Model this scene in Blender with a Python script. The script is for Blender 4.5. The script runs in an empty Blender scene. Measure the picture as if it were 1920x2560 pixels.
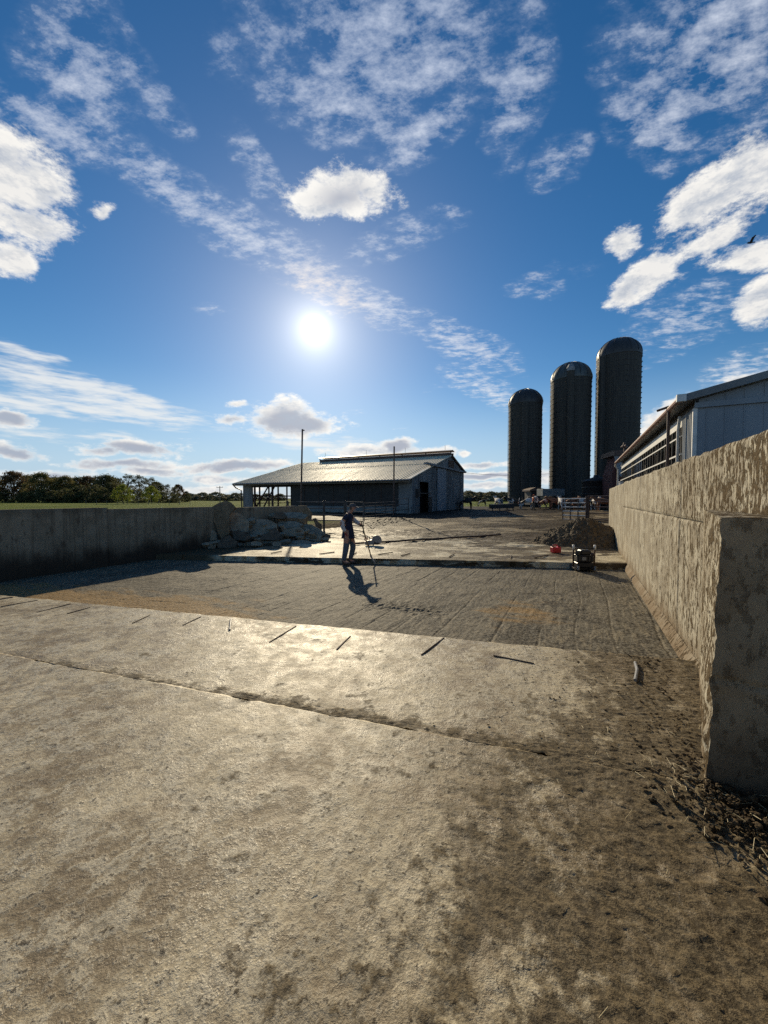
import bpy, bmesh, math, random
import numpy as np
from mathutils import Vector, Matrix, Euler, noise as mnoise

R_ = math.radians
scn = bpy.context.scene
COL = scn.collection
# ------------------------------------------------------------------ camera
CAM_Z = 1.85
PITCH = math.atan(34 / 960.0)
cam_d = bpy.data.cameras.new('camera'); cam = bpy.data.objects.new('camera', cam_d); COL.objects.link(cam)
cam.location = (0, 0, CAM_Z); cam.rotation_euler = (math.pi / 2 - PITCH, 0, 0)
cam_d.sensor_fit = 'HORIZONTAL'; cam_d.sensor_width = 36; cam_d.lens = 18.0
cam_d.clip_start = 0.05; cam_d.clip_end = 5000
scn.camera = cam
scn.render.resolution_x = 768; scn.render.resolution_y = 1024
vs = scn.view_settings
vs.view_transform = 'Standard'; vs.look = 'None'; vs.gamma = 1; vs.use_curve_mapping = False
vs.exposure = 0.0
cy = scn.cycles
cy.max_bounces = 5; cy.diffuse_bounces = 2; cy.glossy_bounces = 2; cy.transmission_bounces = 3; cy.transparent_max_bounces = 6
cy.caustics_reflective = False; cy.caustics_refractive = False
cy.use_adaptive_sampling = True; cy.adaptive_threshold = 0.02
cy.use_denoising = False; cy.sample_clamp_indirect = 4.0; cy.sample_clamp_direct = 12.0

# measured sight lines of the photograph, used to survey real positions in metres
def ray(px, py):
    u = (px - 960) / 960.0; v = (1280 - py) / 960.0
    return Vector((u, math.cos(PITCH) + v * math.sin(PITCH), v * math.cos(PITCH) - math.sin(PITCH)))
def at_depth(px, py, Y):
    d = ray(px, py); return Vector((0, 0, CAM_Z)) + d * (Y / d.y)
def at_height(px, py, z):
    d = ray(px, py); return Vector((0, 0, CAM_Z)) + d * ((z - CAM_Z) / d.z)

# ------------------------------------------------------------------ sky + sun
SUN = ray(787, 824).normalized()
sun_el = math.asin(SUN.z); sun_az = math.atan2(SUN.x, SUN.y)
world = bpy.data.worlds.new('World'); scn.world = world; world.use_nodes = True
SKY_STRENGTH = 0.075
sl = bpy.data.lights.new('sun', 'SUN'); so = bpy.data.objects.new('sun', sl); COL.objects.link(so)
sl.energy = 5.0; sl.angle = R_(0.53); sl.color = (1.0, 0.845, 0.59)
so.rotation_euler = (-SUN).to_track_quat('-Z', 'Y').to_euler(); so.location = (-20, 60, 60)

class NT:
    """small helper to chain shader nodes"""
    def __init__(s, tree): s.t = tree; s.n = tree.nodes; s.l = tree.links
    def new(s, typ, **kw):
        nd = s.n.new(typ)
        for k, v in kw.items(): setattr(nd, k, v)
        return nd
    def put(s, sock, v):
        if v is None: return
        if hasattr(v, 'is_linked') or isinstance(v, bpy.types.NodeSocket): s.l.new(v, sock)
        else: sock.default_value = v
    def math(s, op, a, b=None, c=None, clamp=False):
        nd = s.new('ShaderNodeMath', operation=op); nd.use_clamp = clamp
        s.put(nd.inputs[0], a); s.put(nd.inputs[1], b); s.put(nd.inputs[2], c)
        return nd.outputs[0]
    def vmath(s, op, a, b=None, out=0):
        nd = s.new('ShaderNodeVectorMath', operation=op)
        s.put(nd.inputs[0], a)
        if b is not None:
            if op == 'SCALE': s.put(nd.inputs[3], b)
            else: s.put(nd.inputs[1], b)
        return nd.outputs[out]
    def noise(s, vec, scale, detail=4, rough=0.55, dist=0.0, col=False):
        nd = s.new('ShaderNodeTexNoise'); s.put(nd.inputs['Vector'], vec)
        nd.inputs['Scale'].default_value = scale; nd.inputs['Detail'].default_value = detail
        nd.inputs['Roughness'].default_value = rough; nd.inputs['Distortion'].default_value = dist
        return nd.outputs['Color' if col else 'Fac']
    def voro(s, vec, scale, feature='F1', out='Distance', rnd=1.0):
        nd = s.new('ShaderNodeTexVoronoi', feature=feature); s.put(nd.inputs['Vector'], vec)
        nd.inputs['Scale'].default_value = scale; nd.inputs['Randomness'].default_value = rnd
        return nd.outputs[out]
    def ramp(s, f, a, b, smooth=True, lo=0.0, hi=1.0):
        nd = s.new('ShaderNodeMapRange'); nd.interpolation_type = 'SMOOTHSTEP' if smooth else 'LINEAR'
        s.put(nd.inputs[0], f); s.put(nd.inputs[1], a); s.put(nd.inputs[2], b)
        s.put(nd.inputs[3], lo); s.put(nd.inputs[4], hi)
        return nd.outputs[0]
    def mix(s, f, a, b, blend='MIX'):
        nd = s.new('ShaderNodeMix', data_type='RGBA', blend_type=blend)
        s.put(nd.inputs[0], f)
        for i, v in ((6, a), (7, b)):
            if isinstance(v, (tuple, list)) and len(v) == 3: v = (*v, 1)
            s.put(nd.inputs[i], v)
        return nd.outputs[2]
    def mapping(s, vec, loc=(0, 0, 0), rot=(0, 0, 0), scale=(1, 1, 1), typ='POINT'):
        nd = s.new('ShaderNodeMapping', vector_type=typ); s.put(nd.inputs[0], vec)
        nd.inputs[1].default_value = loc; nd.inputs[2].default_value = rot; nd.inputs[3].default_value = scale
        return nd.outputs[0]

def build_sky():
    g = NT(world.node_tree); g.n.clear()
    out = g.new('ShaderNodeOutputWorld'); bg = g.new('ShaderNodeBackground')
    g.l.new(bg.outputs[0], out.inputs[0])
    sky = g.new('ShaderNodeTexSky', sky_type='NISHITA'); sky.sun_disc = False
    sky.sun_elevation = sun_el; sky.sun_rotation = sun_az
    sky.air_density = 1.0; sky.dust_density = 0.12; sky.ozone_density = 2.2; sky.altitude = 50
    k = 1.0 / SKY_STRENGTH
    hs = g.new('ShaderNodeHueSaturation'); hs.inputs['Saturation'].default_value = 1.36
    hs.inputs['Hue'].default_value = 0.502; hs.inputs['Value'].default_value = 1.16
    g.l.new(sky.outputs[0], hs.inputs['Color'])
    base = hs.outputs[0]
    tc = g.new('ShaderNodeTexCoord'); d = tc.outputs['Generated']
    sep = g.new('ShaderNodeSeparateXYZ'); g.l.new(d, sep.inputs[0])
    zc = g.math('MAXIMUM', sep.outputs[2], 0.0)
    inv = g.math('DIVIDE', 1.0, g.math('ADD', zc, 0.10))
    plane = g.vmath('MULTIPLY', g.vmath('SCALE', d, inv), (1, 1, 0))      # cloud-deck coordinates
    # pale band of air low over the horizon
    hz = g.ramp(sep.outputs[2], 0.0, 0.30, True, 0.85, 0.0)
    base = g.mix(hz, base, (0.44 * k, 0.60 * k, 0.80 * k))
    def blob(cx, cy, rx, ry, ang, vec):
        c = ray(cx, cy).normalized()
        a = R_(ang); ca, sa = math.cos(a), math.sin(a)
        e1 = ray(cx + rx * ca, cy + rx * sa).normalized() - c
        e2 = ray(cx - ry * sa, cy + ry * ca).normalized() - c
        r1, r2 = e1.length, e2.length
        x = (e1 - c * e1.dot(c)).normalized(); y = c.cross(x).normalized()
        M = Matrix((x, y, c)).transposed()
        v = g.mapping(vec, tuple(c), tuple(M.to_euler()), (r1, r2, 0.8), 'TEXTURE')
        gr = g.new('ShaderNodeTexGradient', gradient_type='SPHERICAL'); g.l.new(v, gr.inputs[0])
        return gr.outputs['Fac']
    def union(lst, vec, op='MAXIMUM'):
        m = None
        for t in lst:
            w = t[5] if len(t) > 5 else 1.0
            f = blob(*t[:5], vec)
            if w != 1.0: f = g.math('MULTIPLY', f, w)
            m = f if m is None else g.math(op, m, f)
        return m
    warpn = g.noise(d, 7.0, 3, 0.6, col=True)
    wv = g.vmath('SCALE', g.vmath('SUBTRACT', warpn, (0.5, 0.5, 0.5)), 0.10)
    wv = g.vmath('MULTIPLY', wv, (1, 1, 0.35))
    dw = g.vmath('ADD', d, wv)
    # --- fine high altocumulus ---------------------------------------------------
    ac = [(420, 455, 230, 80, 35), (600, 575, 200, 80, 33), (790, 690, 210, 75, 33), (930, 760, 170, 60, 28),
          (1160, 860, 190, 55, 25), (1230, 975, 170, 45, 25),
          (960, 120, 470, 250, -5), (840, 240, 250, 150, 15), (1290, 230, 120, 210, -5, 1.0), (1060, 330, 210, 90, -25),
          (1800, 130, 400, 260, 10), (1640, 300, 190, 130, 30), (200, 150, 230, 190, 40, .9), (120, 310, 230, 80, 22, .9),
          (340, 150, 90, 60, 20, .8), (430, 270, 120, 45, 40, .7), (1700, 800, 200, 90, -20, .75), (1400, 400, 120, 60, -30, .7), (1850, 930, 150, 60, -15, .95),
          (640, 420, 130, 60, 60, .75), (1010, 590, 200, 60, -20, .6), (1330, 720, 90, 40, 0, .45)]
    m_ac = union(ac, dw)
    n1 = g.noise(g.mapping(plane, rot=(0, 0, 0.5), scale=(1, 1.6, 1)), 12.0, 6, 0.68)
    n2 = g.noise(plane, 2.2, 3, 0.55)
    m_all = g.math('ADD', m_ac, g.ramp(n2, 0.58, 0.75, True, 0.0, 0.25))
    f_ac = g.math('ADD', g.math('MULTIPLY', m_all, 0.62), g.math('MULTIPLY', g.math('SUBTRACT', n1, 0.5), 2.9))
    f_ac = g.ramp(f_ac, 0.14, 1.15, False, 0.0, 0.9)
    f_ac = g.math('MAXIMUM', f_ac, g.math('MULTIPLY', g.ramp(n1, 0.38, 0.62), g.math('MULTIPLY', m_all, 0.42)))
    f_ac = g.math('MULTIPLY', f_ac, g.ramp(m_all, 0.02, 0.2))
    # --- cirrus streaks ------------------------------------------------------------
    ci = [(200, 965, 420, 38, 13), (300, 1025, 330, 42, 9), (60, 1010, 330, 26, 11, .9), (60, 880, 150, 22, 14, .8),
          (780, 1110, 200, 22, 9, .9), (900, 1120, 200, 26, 5, .9), (150, 1085, 300, 24, 4, .6)]
    m_ci = union(ci, dw)
    n3 = g.noise(g.mapping(d, rot=(0, R_(11), 0), scale=(3, 3, 22)), 5.0, 5, 0.6)
    f_ci = g.ramp(g.math('ADD', m_ci, g.math('MULTIPLY', g.math('SUBTRACT', n3, 0.5), 2.0)), 0.05, 0.95, True, 0, 0.85)
    f_ci = g.math('MULTIPLY', f_ci, g.ramp(m_ci, 0.0, 0.25))
    # --- cumulus -------------------------------------------------------------------
    cu = [(0, 440, 190, 170, 50), (60, 560, 170, 90, 10), (0, 640, 100, 70, 0), (240, 525, 40, 45, 60, .7),
          (850, 488, 175, 96, 4), (790, 500, 100, 84, 0), (915, 482, 100, 80, 0),
          (1790, 490, 270, 84, -31), (1880, 430, 180, 100, -31), (1555, 612, 72, 60, 10), (1640, 690, 200, 62, -38), (1570, 745, 84, 52, -20),
          (1850, 640, 150, 60, -8), (1900, 760, 110, 75, -20), (1770, 600, 170, 50, -36, .9),
          (725, 1056, 180, 52, 3), (705, 1036, 110, 56, 0), (770, 1062, 110, 40, 0), (578, 1050, 56, 24, 0), (590, 1012, 34, 15, 0, .85),
          (350, 1122, 170, 30, 2), (270, 1130, 84, 22, 0, .9), (40, 1128, 150, 32, 6), (30, 1047, 100, 26, 4),
          (300, 1160, 190, 24, 0), (380, 1180, 160, 20, 2, .9), (120, 1185, 200, 22, 0, .9), (600, 1163, 190, 24, -3), (540, 1195, 160, 18, 0, .95),
          (500, 1222, 200, 16, 0, .9), (1000, 1118, 70, 30, -4), (1095, 1130, 84, 20, 0), (900, 1130, 170, 22, 0, .9),
          (1220, 1160, 100, 15, 0), (1220, 1190, 130, 15, 0), (1215, 1215, 140, 14, 0, .9), (1165, 1133, 22, 10, 0, .8), (1360, 1190, 70, 30, 0),
          (1670, 1040, 130, 44, -25), (1870, 950, 110, 28, -12, .9)]
    m_cu = union(cu, dw)
    dn = g.mapping(d, scale=(1, 1, 2.0))
    n4 = g.noise(dn, 13.0, 7, 0.70)
    n5 = g.noise(g.mapping(d, loc=(3, 1, 0), scale=(1, 1, 2.4)), 2.6, 3, 0.55)
    # the same kind of clouds beyond the frame
    side = g.math('SUBTRACT', 1.0, g.ramp(sep.outputs[1], 0.25, 0.55))
    m_cu = g.math('MAXIMUM', m_cu, g.math('MULTIPLY', side, g.ramp(n5, 0.55, 0.72, True, 0, 0.40)))
    q = g.math('ADD', g.math('MULTIPLY', m_cu, 1.42), g.math('MULTIPLY', g.math('SUBTRACT', n4, 0.5), 3.0))
    f_cu = g.math('MULTIPLY', g.ramp(q, 0.22, 0.92), g.ramp(m_cu, 0.0, 0.18))
    # relief: sample the same field a little towards the sun
    n4s = g.noise(g.vmath('ADD', dn, tuple(Vector((SUN.x, SUN.y * 0.2, SUN.z * 2.0)) * 0.055)), 13.0, 5, 0.70)
    relief = g.ramp(g.math('SUBTRACT', n4s, n4), -0.10, 0.12, False, 0.0, 1.0)
    # thick middles of back-lit clouds are grey, thin edges glow
    thick = g.ramp(g.math('ADD', g.math('MULTIPLY', m_cu, 1.25), g.math('MULTIPLY', g.math('SUBTRACT', n4, 0.5), 1.6)), 0.35, 1.05)
    dens = union([(725, 1060, 120, 45, 3), (350, 1130, 160, 26, 0), (40, 1050, 90, 20, 0), (300, 1165, 190, 22, 0), (60, 1135, 130, 26, 0),
                  (600, 1168, 180, 22, 0), (1000, 1120, 56, 22, 0), (1220, 1195, 130, 14, 0), (850, 495, 110, 55, 0, .4), (120, 1190, 190, 20, 0, .9)], dw)
    core = g.math('MULTIPLY', thick, g.ramp(dens, 0.0, 0.45, True, 0.25, 1.0))
    c_cu = g.mix(core, (1.02 * k, 0.99 * k, 0.93 * k), (0.42 * k, 0.45 * k, 0.53 * k))
    c_cu = g.mix(g.math('MULTIPLY', relief, g.ramp(q, 0.5, 1.1, True, 0.12, 0.8)), c_cu, (0.40 * k, 0.46 * k, 0.56 * k))
    c_ac = g.mix(sep.outputs[2], (1.0 * k, 0.97 * k, 0.93 * k), (0.50 * k, 0.60 * k, 0.80 * k))
    cosang = g.vmath('DOT_PRODUCT', g.vmath('NORMALIZE', d), tuple(SUN), out=1)
    ang = g.math('MULTIPLY', g.math('ARCCOSINE', g.math('MINIMUM', cosang, 0.999999)), 180 / math.pi)
    c_ac = g.mix(g.ramp(ang, 10.0, 4.0, True, 0.0, 0.55), c_ac, (1.05 * k, 0.80 * k, 0.55 * k))
    col = g.mix(f_ac, base, c_ac)
    col = g.mix(f_ci, col, (0.86 * k, 0.87 * k, 0.86 * k))
    col = g.mix(f_cu, col, c_cu)
    # --- the sun seen through thin haze: disc and aureole -----------------------------
    a1 = g.math('MULTIPLY', g.math('EXPONENT', g.math('MULTIPLY', ang, -1 / 7.5)), 0.36 * k)
    a2 = g.math('MULTIPLY', g.math('EXPONENT', g.math('MULTIPLY', ang, -1 / 1.9)), 1.25 * k)
    disc = g.ramp(ang, 0.2, 2.0, True, 4.0 * k, 0.0)
    def add(c, f, tint):
        t = g.vmath('SCALE', tint, f)
        return g.vmath('ADD', c, t)
    col = add(col, a1, (0.86, 0.84, 0.74)); col = add(col, a2, (1.0, 0.92, 0.74)); col = add(col, disc, (1.0, 0.97, 0.88))
    g.l.new(col, bg.inputs[0]); bg.inputs[1].default_value = SKY_STRENGTH
build_sky()
world.cycles.sampling_method = 'MANUAL'; world.cycles.sample_map_resolution = 256

# ================================================================== helpers
RND = random.Random(7)
def tag(o, label=None, cat=None, group=None, kind=None):
    if label: o['label'] = label
    if cat: o['category'] = cat
    if group: o['group'] = group
    if kind: o['kind'] = kind
    return o
def thing(name, label, cat, loc=(0, 0, 0), rotz=0.0, group=None):
    o = bpy.data.objects.new(name, None); COL.objects.link(o); o.empty_display_size = 0.2
    o.location = loc; o.rotation_euler = (0, 0, rotz)
    if name.endswith('wall') or name.endswith('fence'): o['kind'] = 'thing'
    tag(o, label, cat, group); return o
def root_inv(o):
    while o.parent: o = o.parent
    return (Matrix.Translation(o.location) @ o.rotation_euler.to_matrix().to_4x4()).inverted()
def link_mesh(name, me, mat, parent=None):
    o = bpy.data.objects.new(name, me); COL.objects.link(o)
    if mat is not None and not me.materials: me.materials.append(mat)
    if parent is not None: o.parent = parent
    return o
def copy_tree(o, parent=None):
    c = o.copy(); COL.objects.link(c)
    if parent is not None: c.parent = parent
    for ch in o.children: copy_tree(ch, c)
    return c

class MB:
    """collects shapes (in world metres) and links them as one mesh object"""
    def __init__(s): s.v = []; s.f = []
    def add(s, vs_, fs): b = len(s.v); s.v += [Vector(p) for p in vs_]; s.f += [[i + b for i in f] for f in fs]; return s
    def box(s, c, size, M=None):
        x, y, z = size[0] / 2, size[1] / 2, size[2] / 2
        p = [Vector((sx * x, sy * y, sz * z)) for sz in (-1, 1) for sy in (-1, 1) for sx in (-1, 1)]
        if M is not None: p = [M @ q for q in p]
        p = [q + Vector(c) for q in p]
        return s.add(p, [(0, 2, 3, 1), (4, 5, 7, 6), (0, 1, 5, 4), (2, 6, 7, 3), (0, 4, 6, 2), (1, 3, 7, 5)])
    def hexa(s, p):      # 8 corners, bottom 4 ccw then top 4 ccw
        return s.add(p, [(3, 2, 1, 0), (4, 5, 6, 7), (0, 1, 5, 4), (1, 2, 6, 5), (2, 3, 7, 6), (3, 0, 4, 7)])
    def bar(s, p, q, w, h=None):
        """square bar from p to q"""
        p, q = Vector(p), Vector(q); d = (q - p).normalized(); h = h or w
        up = Vector((0, 0, 1)) if abs(d.z) < .9 else Vector((0, 1, 0))
        a = d.cross(up).normalized(); b = a.cross(d).normalized()
        c = [p - a * w / 2 - b * h / 2, p + a * w / 2 - b * h / 2, p + a * w / 2 + b * h / 2, p - a * w / 2 + b * h / 2]
        return s.hexa(c + [x + (q - p) for x in c]) if True else s
    def tube(s, pts, rad, n=8, cap=True):
        pts = [Vector(p) for p in pts]; N = len(pts)
        rad = rad if isinstance(rad, (list, tuple)) else [rad] * N
        base = len(s.v); prev = None
        for i, p in enumerate(pts):
            d = (pts[min(i + 1, N - 1)] - pts[max(i - 1, 0)]).normalized()
            if prev is None:
                up = Vector((0, 0, 1)) if abs(d.z) < .9 else Vector((1, 0, 0)); a = d.cross(up).normalized()
            else: a = (prev - d * prev.dot(d)).normalized()
            prev = a; b = d.cross(a)
            for j in range(n):
                t = 2 * math.pi * j / n
                s.v.append(p + (a * math.cos(t) + b * math.sin(t)) * rad[i])
        for i in range(N - 1):
            for j in range(n):
                k = (j + 1) % n
                s.f.append([base + i * n + j, base + i * n + k, base + (i + 1) * n + k, base + (i + 1) * n + j])
        if cap:
            s.f.append([base + j for j in range(n)][::-1]); s.f.append([base + (N - 1) * n + j for j in range(n)])
        return s
    def lathe(s, prof, n=32, c=(0, 0, 0), a0=0.0, a1=2 * math.pi):
        """prof: list of (r, z)"""
        base = len(s.v); full = abs(a1 - a0 - 2 * math.pi) < 1e-6; m = n if full else n + 1
        for r, z in prof:
            for j in range(m):
                t = a0 + (a1 - a0) * j / n
                s.v.append(Vector((c[0] + r * math.cos(t), c[1] + r * math.sin(t), c[2] + z)))
        for i in range(len(prof) - 1):
            for j in range(n):
                k = (j + 1) % m
                s.f.append([base + i * m + j, base + i * m + k, base + (i + 1) * m + k, base + (i + 1) * m + j])
        return s
    def prism(s, poly, ext):
        """polygon (world points) pushed along ext"""
        n = len(poly); ext = Vector(ext); p = [Vector(q) for q in poly]
        fs = [list(range(n))[::-1], [n + i for i in range(n)]] + [[i, (i + 1) % n, n + (i + 1) % n, n + i] for i in range(n)]
        return s.add(p + [q + ext for q in p], fs)
    def build(s, name, mat, parent=None, smooth=False, bevel=0.0, local=False):
        me = bpy.data.meshes.new(name)
        vs_ = s.v
        if parent is not None and not local:
            M = root_inv(parent); vs_ = [M @ v for v in s.v]
        me.from_pydata([tuple(v) for v in vs_], [], s.f)
        bm = bmesh.new(); bm.from_mesh(me)
        bmesh.ops.recalc_face_normals(bm, faces=bm.faces)
        if bevel > 0:
            try: bmesh.ops.bevel(bm, geom=list(bm.edges), offset=bevel, segments=1, affect='EDGES', profile=0.5)
            except Exception: pass
        bm.to_mesh(me); bm.free()
        if smooth: me.polygons.foreach_set('use_smooth', [True] * len(me.polygons))
        me.update()
        return link_mesh(name, me, mat, parent)

# ------------------------------------------------------------------ numpy noise
def vnoise(x, y, seed=0):
    x = np.asarray(x, float); y = np.asarray(y, float)
    xi = np.floor(x).astype(np.int64); yi = np.floor(y).astype(np.int64); xf = x - xi; yf = y - yi
    def h(a, b):
        n = (a * 374761393 + b * 668265263 + seed * 974711) & 0xFFFFFFFF
        n = ((n ^ (n >> 13)) * 1274126177) & 0xFFFFFFFF
        n = n ^ (n >> 16)
        return (n & 0xFFFF) / 65535.0
    u = xf * xf * xf * (xf * (xf * 6 - 15) + 10); v = yf * yf * yf * (yf * (yf * 6 - 15) + 10)
    return (h(xi, yi) * (1 - u) + h(xi + 1, yi) * u) * (1 - v) + (h(xi, yi + 1) * (1 - u) + h(xi + 1, yi + 1) * u) * v
def fbm(x, y, octv=5, seed=0, gain=0.5):
    t = 0; a = 1; s = 0
    for i in range(octv):
        t = t + a * vnoise(x * 2 ** i + 17 * i, y * 2 ** i - 9 * i, seed + i); s += a; a *= gain
    return t / s
def sstep(a, b, x):
    t = np.clip((x - a) / (b - a), 0, 1); return t * t * (3 - 2 * t)

# yard frame: n = metres to the right across the yard, a = metres along it
SA, CA = math.sin(R_(27)), math.cos(R_(27))
def W(n, a, z=0.0): return Vector((n * CA + a * SA, -n * SA + a * CA, z))
def to_na(x, y): return x * CA - y * SA, x * SA + y * CA
YAW = -R_(27)        # object rotation so that local +X = n, local +Y = a
MY = Matrix.Rotation(YAW, 3, 'Z')
def nbox(mb, n0, n1, a0, a1, z0, z1):
    return mb.hexa([W(n0, a0, z0), W(n1, a0, z0), W(n1, a1, z0), W(n0, a1, z0), W(n0, a0, z1), W(n1, a0, z1), W(n1, a1, z1), W(n0, a1, z1)])

def grid_mesh(name, X, Y, Z, mat, attrs=None, smooth=True, parent=None):
    """X, Y, Z: 2-D arrays"""
    r, c = X.shape
    me = bpy.data.meshes.new(name)
    co = np.stack([X, Y, Z], -1).reshape(-1, 3).astype(np.float32)
    idx = np.arange(r * c).reshape(r, c)
    q = np.stack([idx[:-1, :-1], idx[:-1, 1:], idx[1:, 1:], idx[1:, :-1]], -1).reshape(-1, 4)
    # make normals point to +Z / outwards as given by winding
    me.vertices.add(len(co)); me.vertices.foreach_set('co', co.ravel())
    me.loops.add(q.size); me.loops.foreach_set('vertex_index', q.ravel().astype(np.int32))
    me.polygons.add(len(q)); me.polygons.foreach_set('loop_start', np.arange(0, q.size, 4, dtype=np.int32))
    me.update(calc_edges=True)
    me.polygons.foreach_set('use_smooth', np.full(len(q), smooth))
    for k, v in (attrs or {}).items():
        at = me.attributes.new(k, 'FLOAT', 'POINT'); at.data.foreach_set('value', v.astype(np.float32).ravel())
    me.update()
    return link_mesh(name, me, mat, parent)

# ================================================================== materials
MATS = {}
def new_mat(name):
    m = bpy.data.materials.new(name); m.use_nodes = True
    g = NT(m.node_tree); b = g.n['Principled BSDF']; MATS[name] = m
    return m, g, b
def plain(name, c1, c2=None, scale=6.0, rough=0.7, bump=0.25, bscale=30.0, metal=0.0, stretch=(1, 1, 1), spec=0.4, detail=6, dist=0.01):
    m, g, b = new_mat(name)
    tc = g.new('ShaderNodeTexCoord'); v = g.mapping(tc.outputs['Object'], scale=stretch)
    if c2 is None: c2 = tuple(x * 0.7 for x in c1)
    n = g.noise(v, scale, detail, 0.6)
    g.l.new(g.mix(g.ramp(n, 0.3, 0.7), c1, c2), b.inputs['Base Color'])
    g.l.new(g.ramp(n, 0.2, 0.8, False, rough * 0.85, min(1, rough * 1.15)), b.inputs['Roughness'])
    b.inputs['Metallic'].default_value = metal; b.inputs['Specular IOR Level'].default_value = spec
    if bump:
        bp = g.new('ShaderNodeBump'); bp.inputs['Strength'].default_value = bump; bp.inputs['Distance'].default_value = dist
        g.l.new(g.noise(v, bscale, 5, 0.6), bp.inputs['Height']); g.l.new(bp.outputs[0], b.inputs['Normal'])
    return m

def ground_mat(name, kind):
    m, g, b = new_mat(name)
    geo = g.new('ShaderNodeNewGeometry'); P = geo.outputs['Position']
    Q = g.mapping(P, rot=(0, 0, R_(27)))          # x = n, y = a
    def attr(k):
        nd = g.new('ShaderNodeAttribute'); nd.attribute_name = k; return nd.outputs['Fac']
    big = g.noise(P, 0.9, 6, 0.6); mid = g.noise(P, 6.0, 7, 0.62); fine = g.noise(P, 60.0, 5, 0.6)
    streak = g.noise(g.mapping(Q, scale=(9, 1.3, 1)), 1.6, 7, 0.62, 0.4)
    hts = []
    if kind == 'slab':
        blot = g.noise(g.mapping(Q, scale=(1.1, 0.9, 1)), 4.2, 7, 0.74); crust = g.noise(P, 22.0, 5, 0.74)
        worn = g.ramp(g.math('ADD', g.math('MULTIPLY', big, 0.7), g.math('MULTIPLY', mid, 0.3)), 0.45, 0.55)
        c = g.mix(worn, (0.27, 0.215, 0.132), (0.48, 0.41, 0.275))
        c = g.mix(g.ramp(streak, 0.505, 0.56, True, 0, 0.35), c, (0.17, 0.128, 0.075))
        c = g.mix(g.ramp(blot, 0.515, 0.545, True, 0, 0.8), c, (0.50, 0.445, 0.325))       # cleaner patches
        c = g.mix(g.ramp(g.math('ADD', g.math('MULTIPLY', blot, 0.6), g.math('MULTIPLY', big, 0.4)), 0.478, 0.425, True, 0, 0.65), c, (0.20, 0.15, 0.088))      # brown film
        c = g.mix(g.ramp(crust, 0.525, 0.555, True, 0, 0.4), c, (0.52, 0.465, 0.345))
        ch = g.voro(g.vmath('ADD', P, g.vmath('SCALE', g.noise(P, 40.0, 2, 0.5, col=True), 0.02)), 75.0); flake = g.math('MULTIPLY', g.ramp(ch, 0.45, 0.25), g.ramp(g.noise(P, 1.7, 6, 0.7), 0.50, 0.56))
        c = g.mix(g.math('MULTIPLY', flake, 0.45), c, (0.62, 0.55, 0.41))
        c = g.mix(g.ramp(crust, 0.475, 0.445, True, 0, 0.45), c, (0.17, 0.13, 0.078))
        # film of dried manure that thickens towards the wall
        dm = g.math('ADD', attr('dirt'), g.math('ADD', g.math('MULTIPLY', g.math('SUBTRACT', blot, 0.5), 4.5), g.math('MULTIPLY', g.math('SUBTRACT', crust, 0.5), 1.5)))
        df = g.ramp(dm, 0.30, 0.92)
        dcol = g.mix(g.ramp(crust, 0.45, 0.55), (0.050, 0.036, 0.018), (0.145, 0.107, 0.056))
        c = g.mix(g.math('MULTIPLY', df, 0.92), c, dcol)
        pit = g.ramp(crust, 0.585, 0.61)
        c = g.mix(g.math('MULTIPLY', pit, 0.8), c, (0.050, 0.037, 0.022))
        rgh = g.math('SUBTRACT', g.ramp(mid, 0.4, 0.6, False, 0.44, 0.62), g.math('MULTIPLY', flake, 0.14))
        g.l.new(g.math('ADD', rgh, g.math('MULTIPLY', df, 0.25)), b.inputs['Roughness'])
        b.inputs['Specular IOR Level'].default_value = 0.20
        h = g.math('ADD', g.math('MULTIPLY', blot, 0.8), g.math('MULTIPLY', crust, g.math('ADD', 0.55, g.math('MULTIPLY', attr('dirt'), 0.5))))
        h = g.math('ADD', h, g.math('MULTIPLY', flake, 0.05))
        bs, bd = 0.62, 0.020
    elif kind == 'floor':
        grit = g.noise(P, 26.0, 5, 0.72)
        c = g.mix(g.ramp(mid, 0.43, 0.57), (0.088, 0.077, 0.058), (0.165, 0.145, 0.108))
        c = g.mix(g.ramp(streak, 0.51, 0.57, True, 0, 0.7), c, (0.28, 0.235, 0.16))
        c = g.mix(g.ramp(g.noise(g.mapping(Q, scale=(1, 0.5, 1)), 0.8, 6, 0.65), 0.46, 0.56, True, 0, 0.55), c, (0.20, 0.175, 0.128))
        c = g.mix(g.ramp(g.noise(g.mapping(Q, loc=(5, 2, 0), scale=(1, 0.6, 1)), 1.3, 6, 0.68), 0.52, 0.57, True, 0, 0.6), c, (0.06, 0.052, 0.04))
        och = g.math('ADD', attr('ochre'), g.math('MULTIPLY', g.math('SUBTRACT', g.noise(g.mapping(Q, scale=(1, 2.6, 1)), 1.3, 5, 0.6), 0.5), 1.5))
        c = g.mix(g.ramp(och, 0.34, 0.66, True, 0, 0.85), c, (0.32, 0.195, 0.072))
        c = g.mix(g.ramp(grit, 0.525, 0.56, True, 0, 0.6), c, (0.26, 0.235, 0.18))
        c = g.mix(g.ramp(grit, 0.465, 0.43, True, 0, 0.75), c, (0.03, 0.027, 0.022))
        b.inputs['Roughness'].default_value = 0.7; b.inputs['Specular IOR Level'].default_value = 0.05
        h = g.math('ADD', g.math('MULTIPLY', streak, 0.8), g.math('MULTIPLY', grit, 0.8)); bs, bd = 0.65, 0.022
    elif kind == 'farslab':
        hs_ = g.noise(g.mapping(P, scale=(0.42, 0.6, 1)), 1.5, 9, 0.68, 0.3)
        c = g.mix(g.ramp(hs_, 0.45, 0.55), (0.16, 0.128, 0.080), (0.52, 0.455, 0.32))
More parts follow.
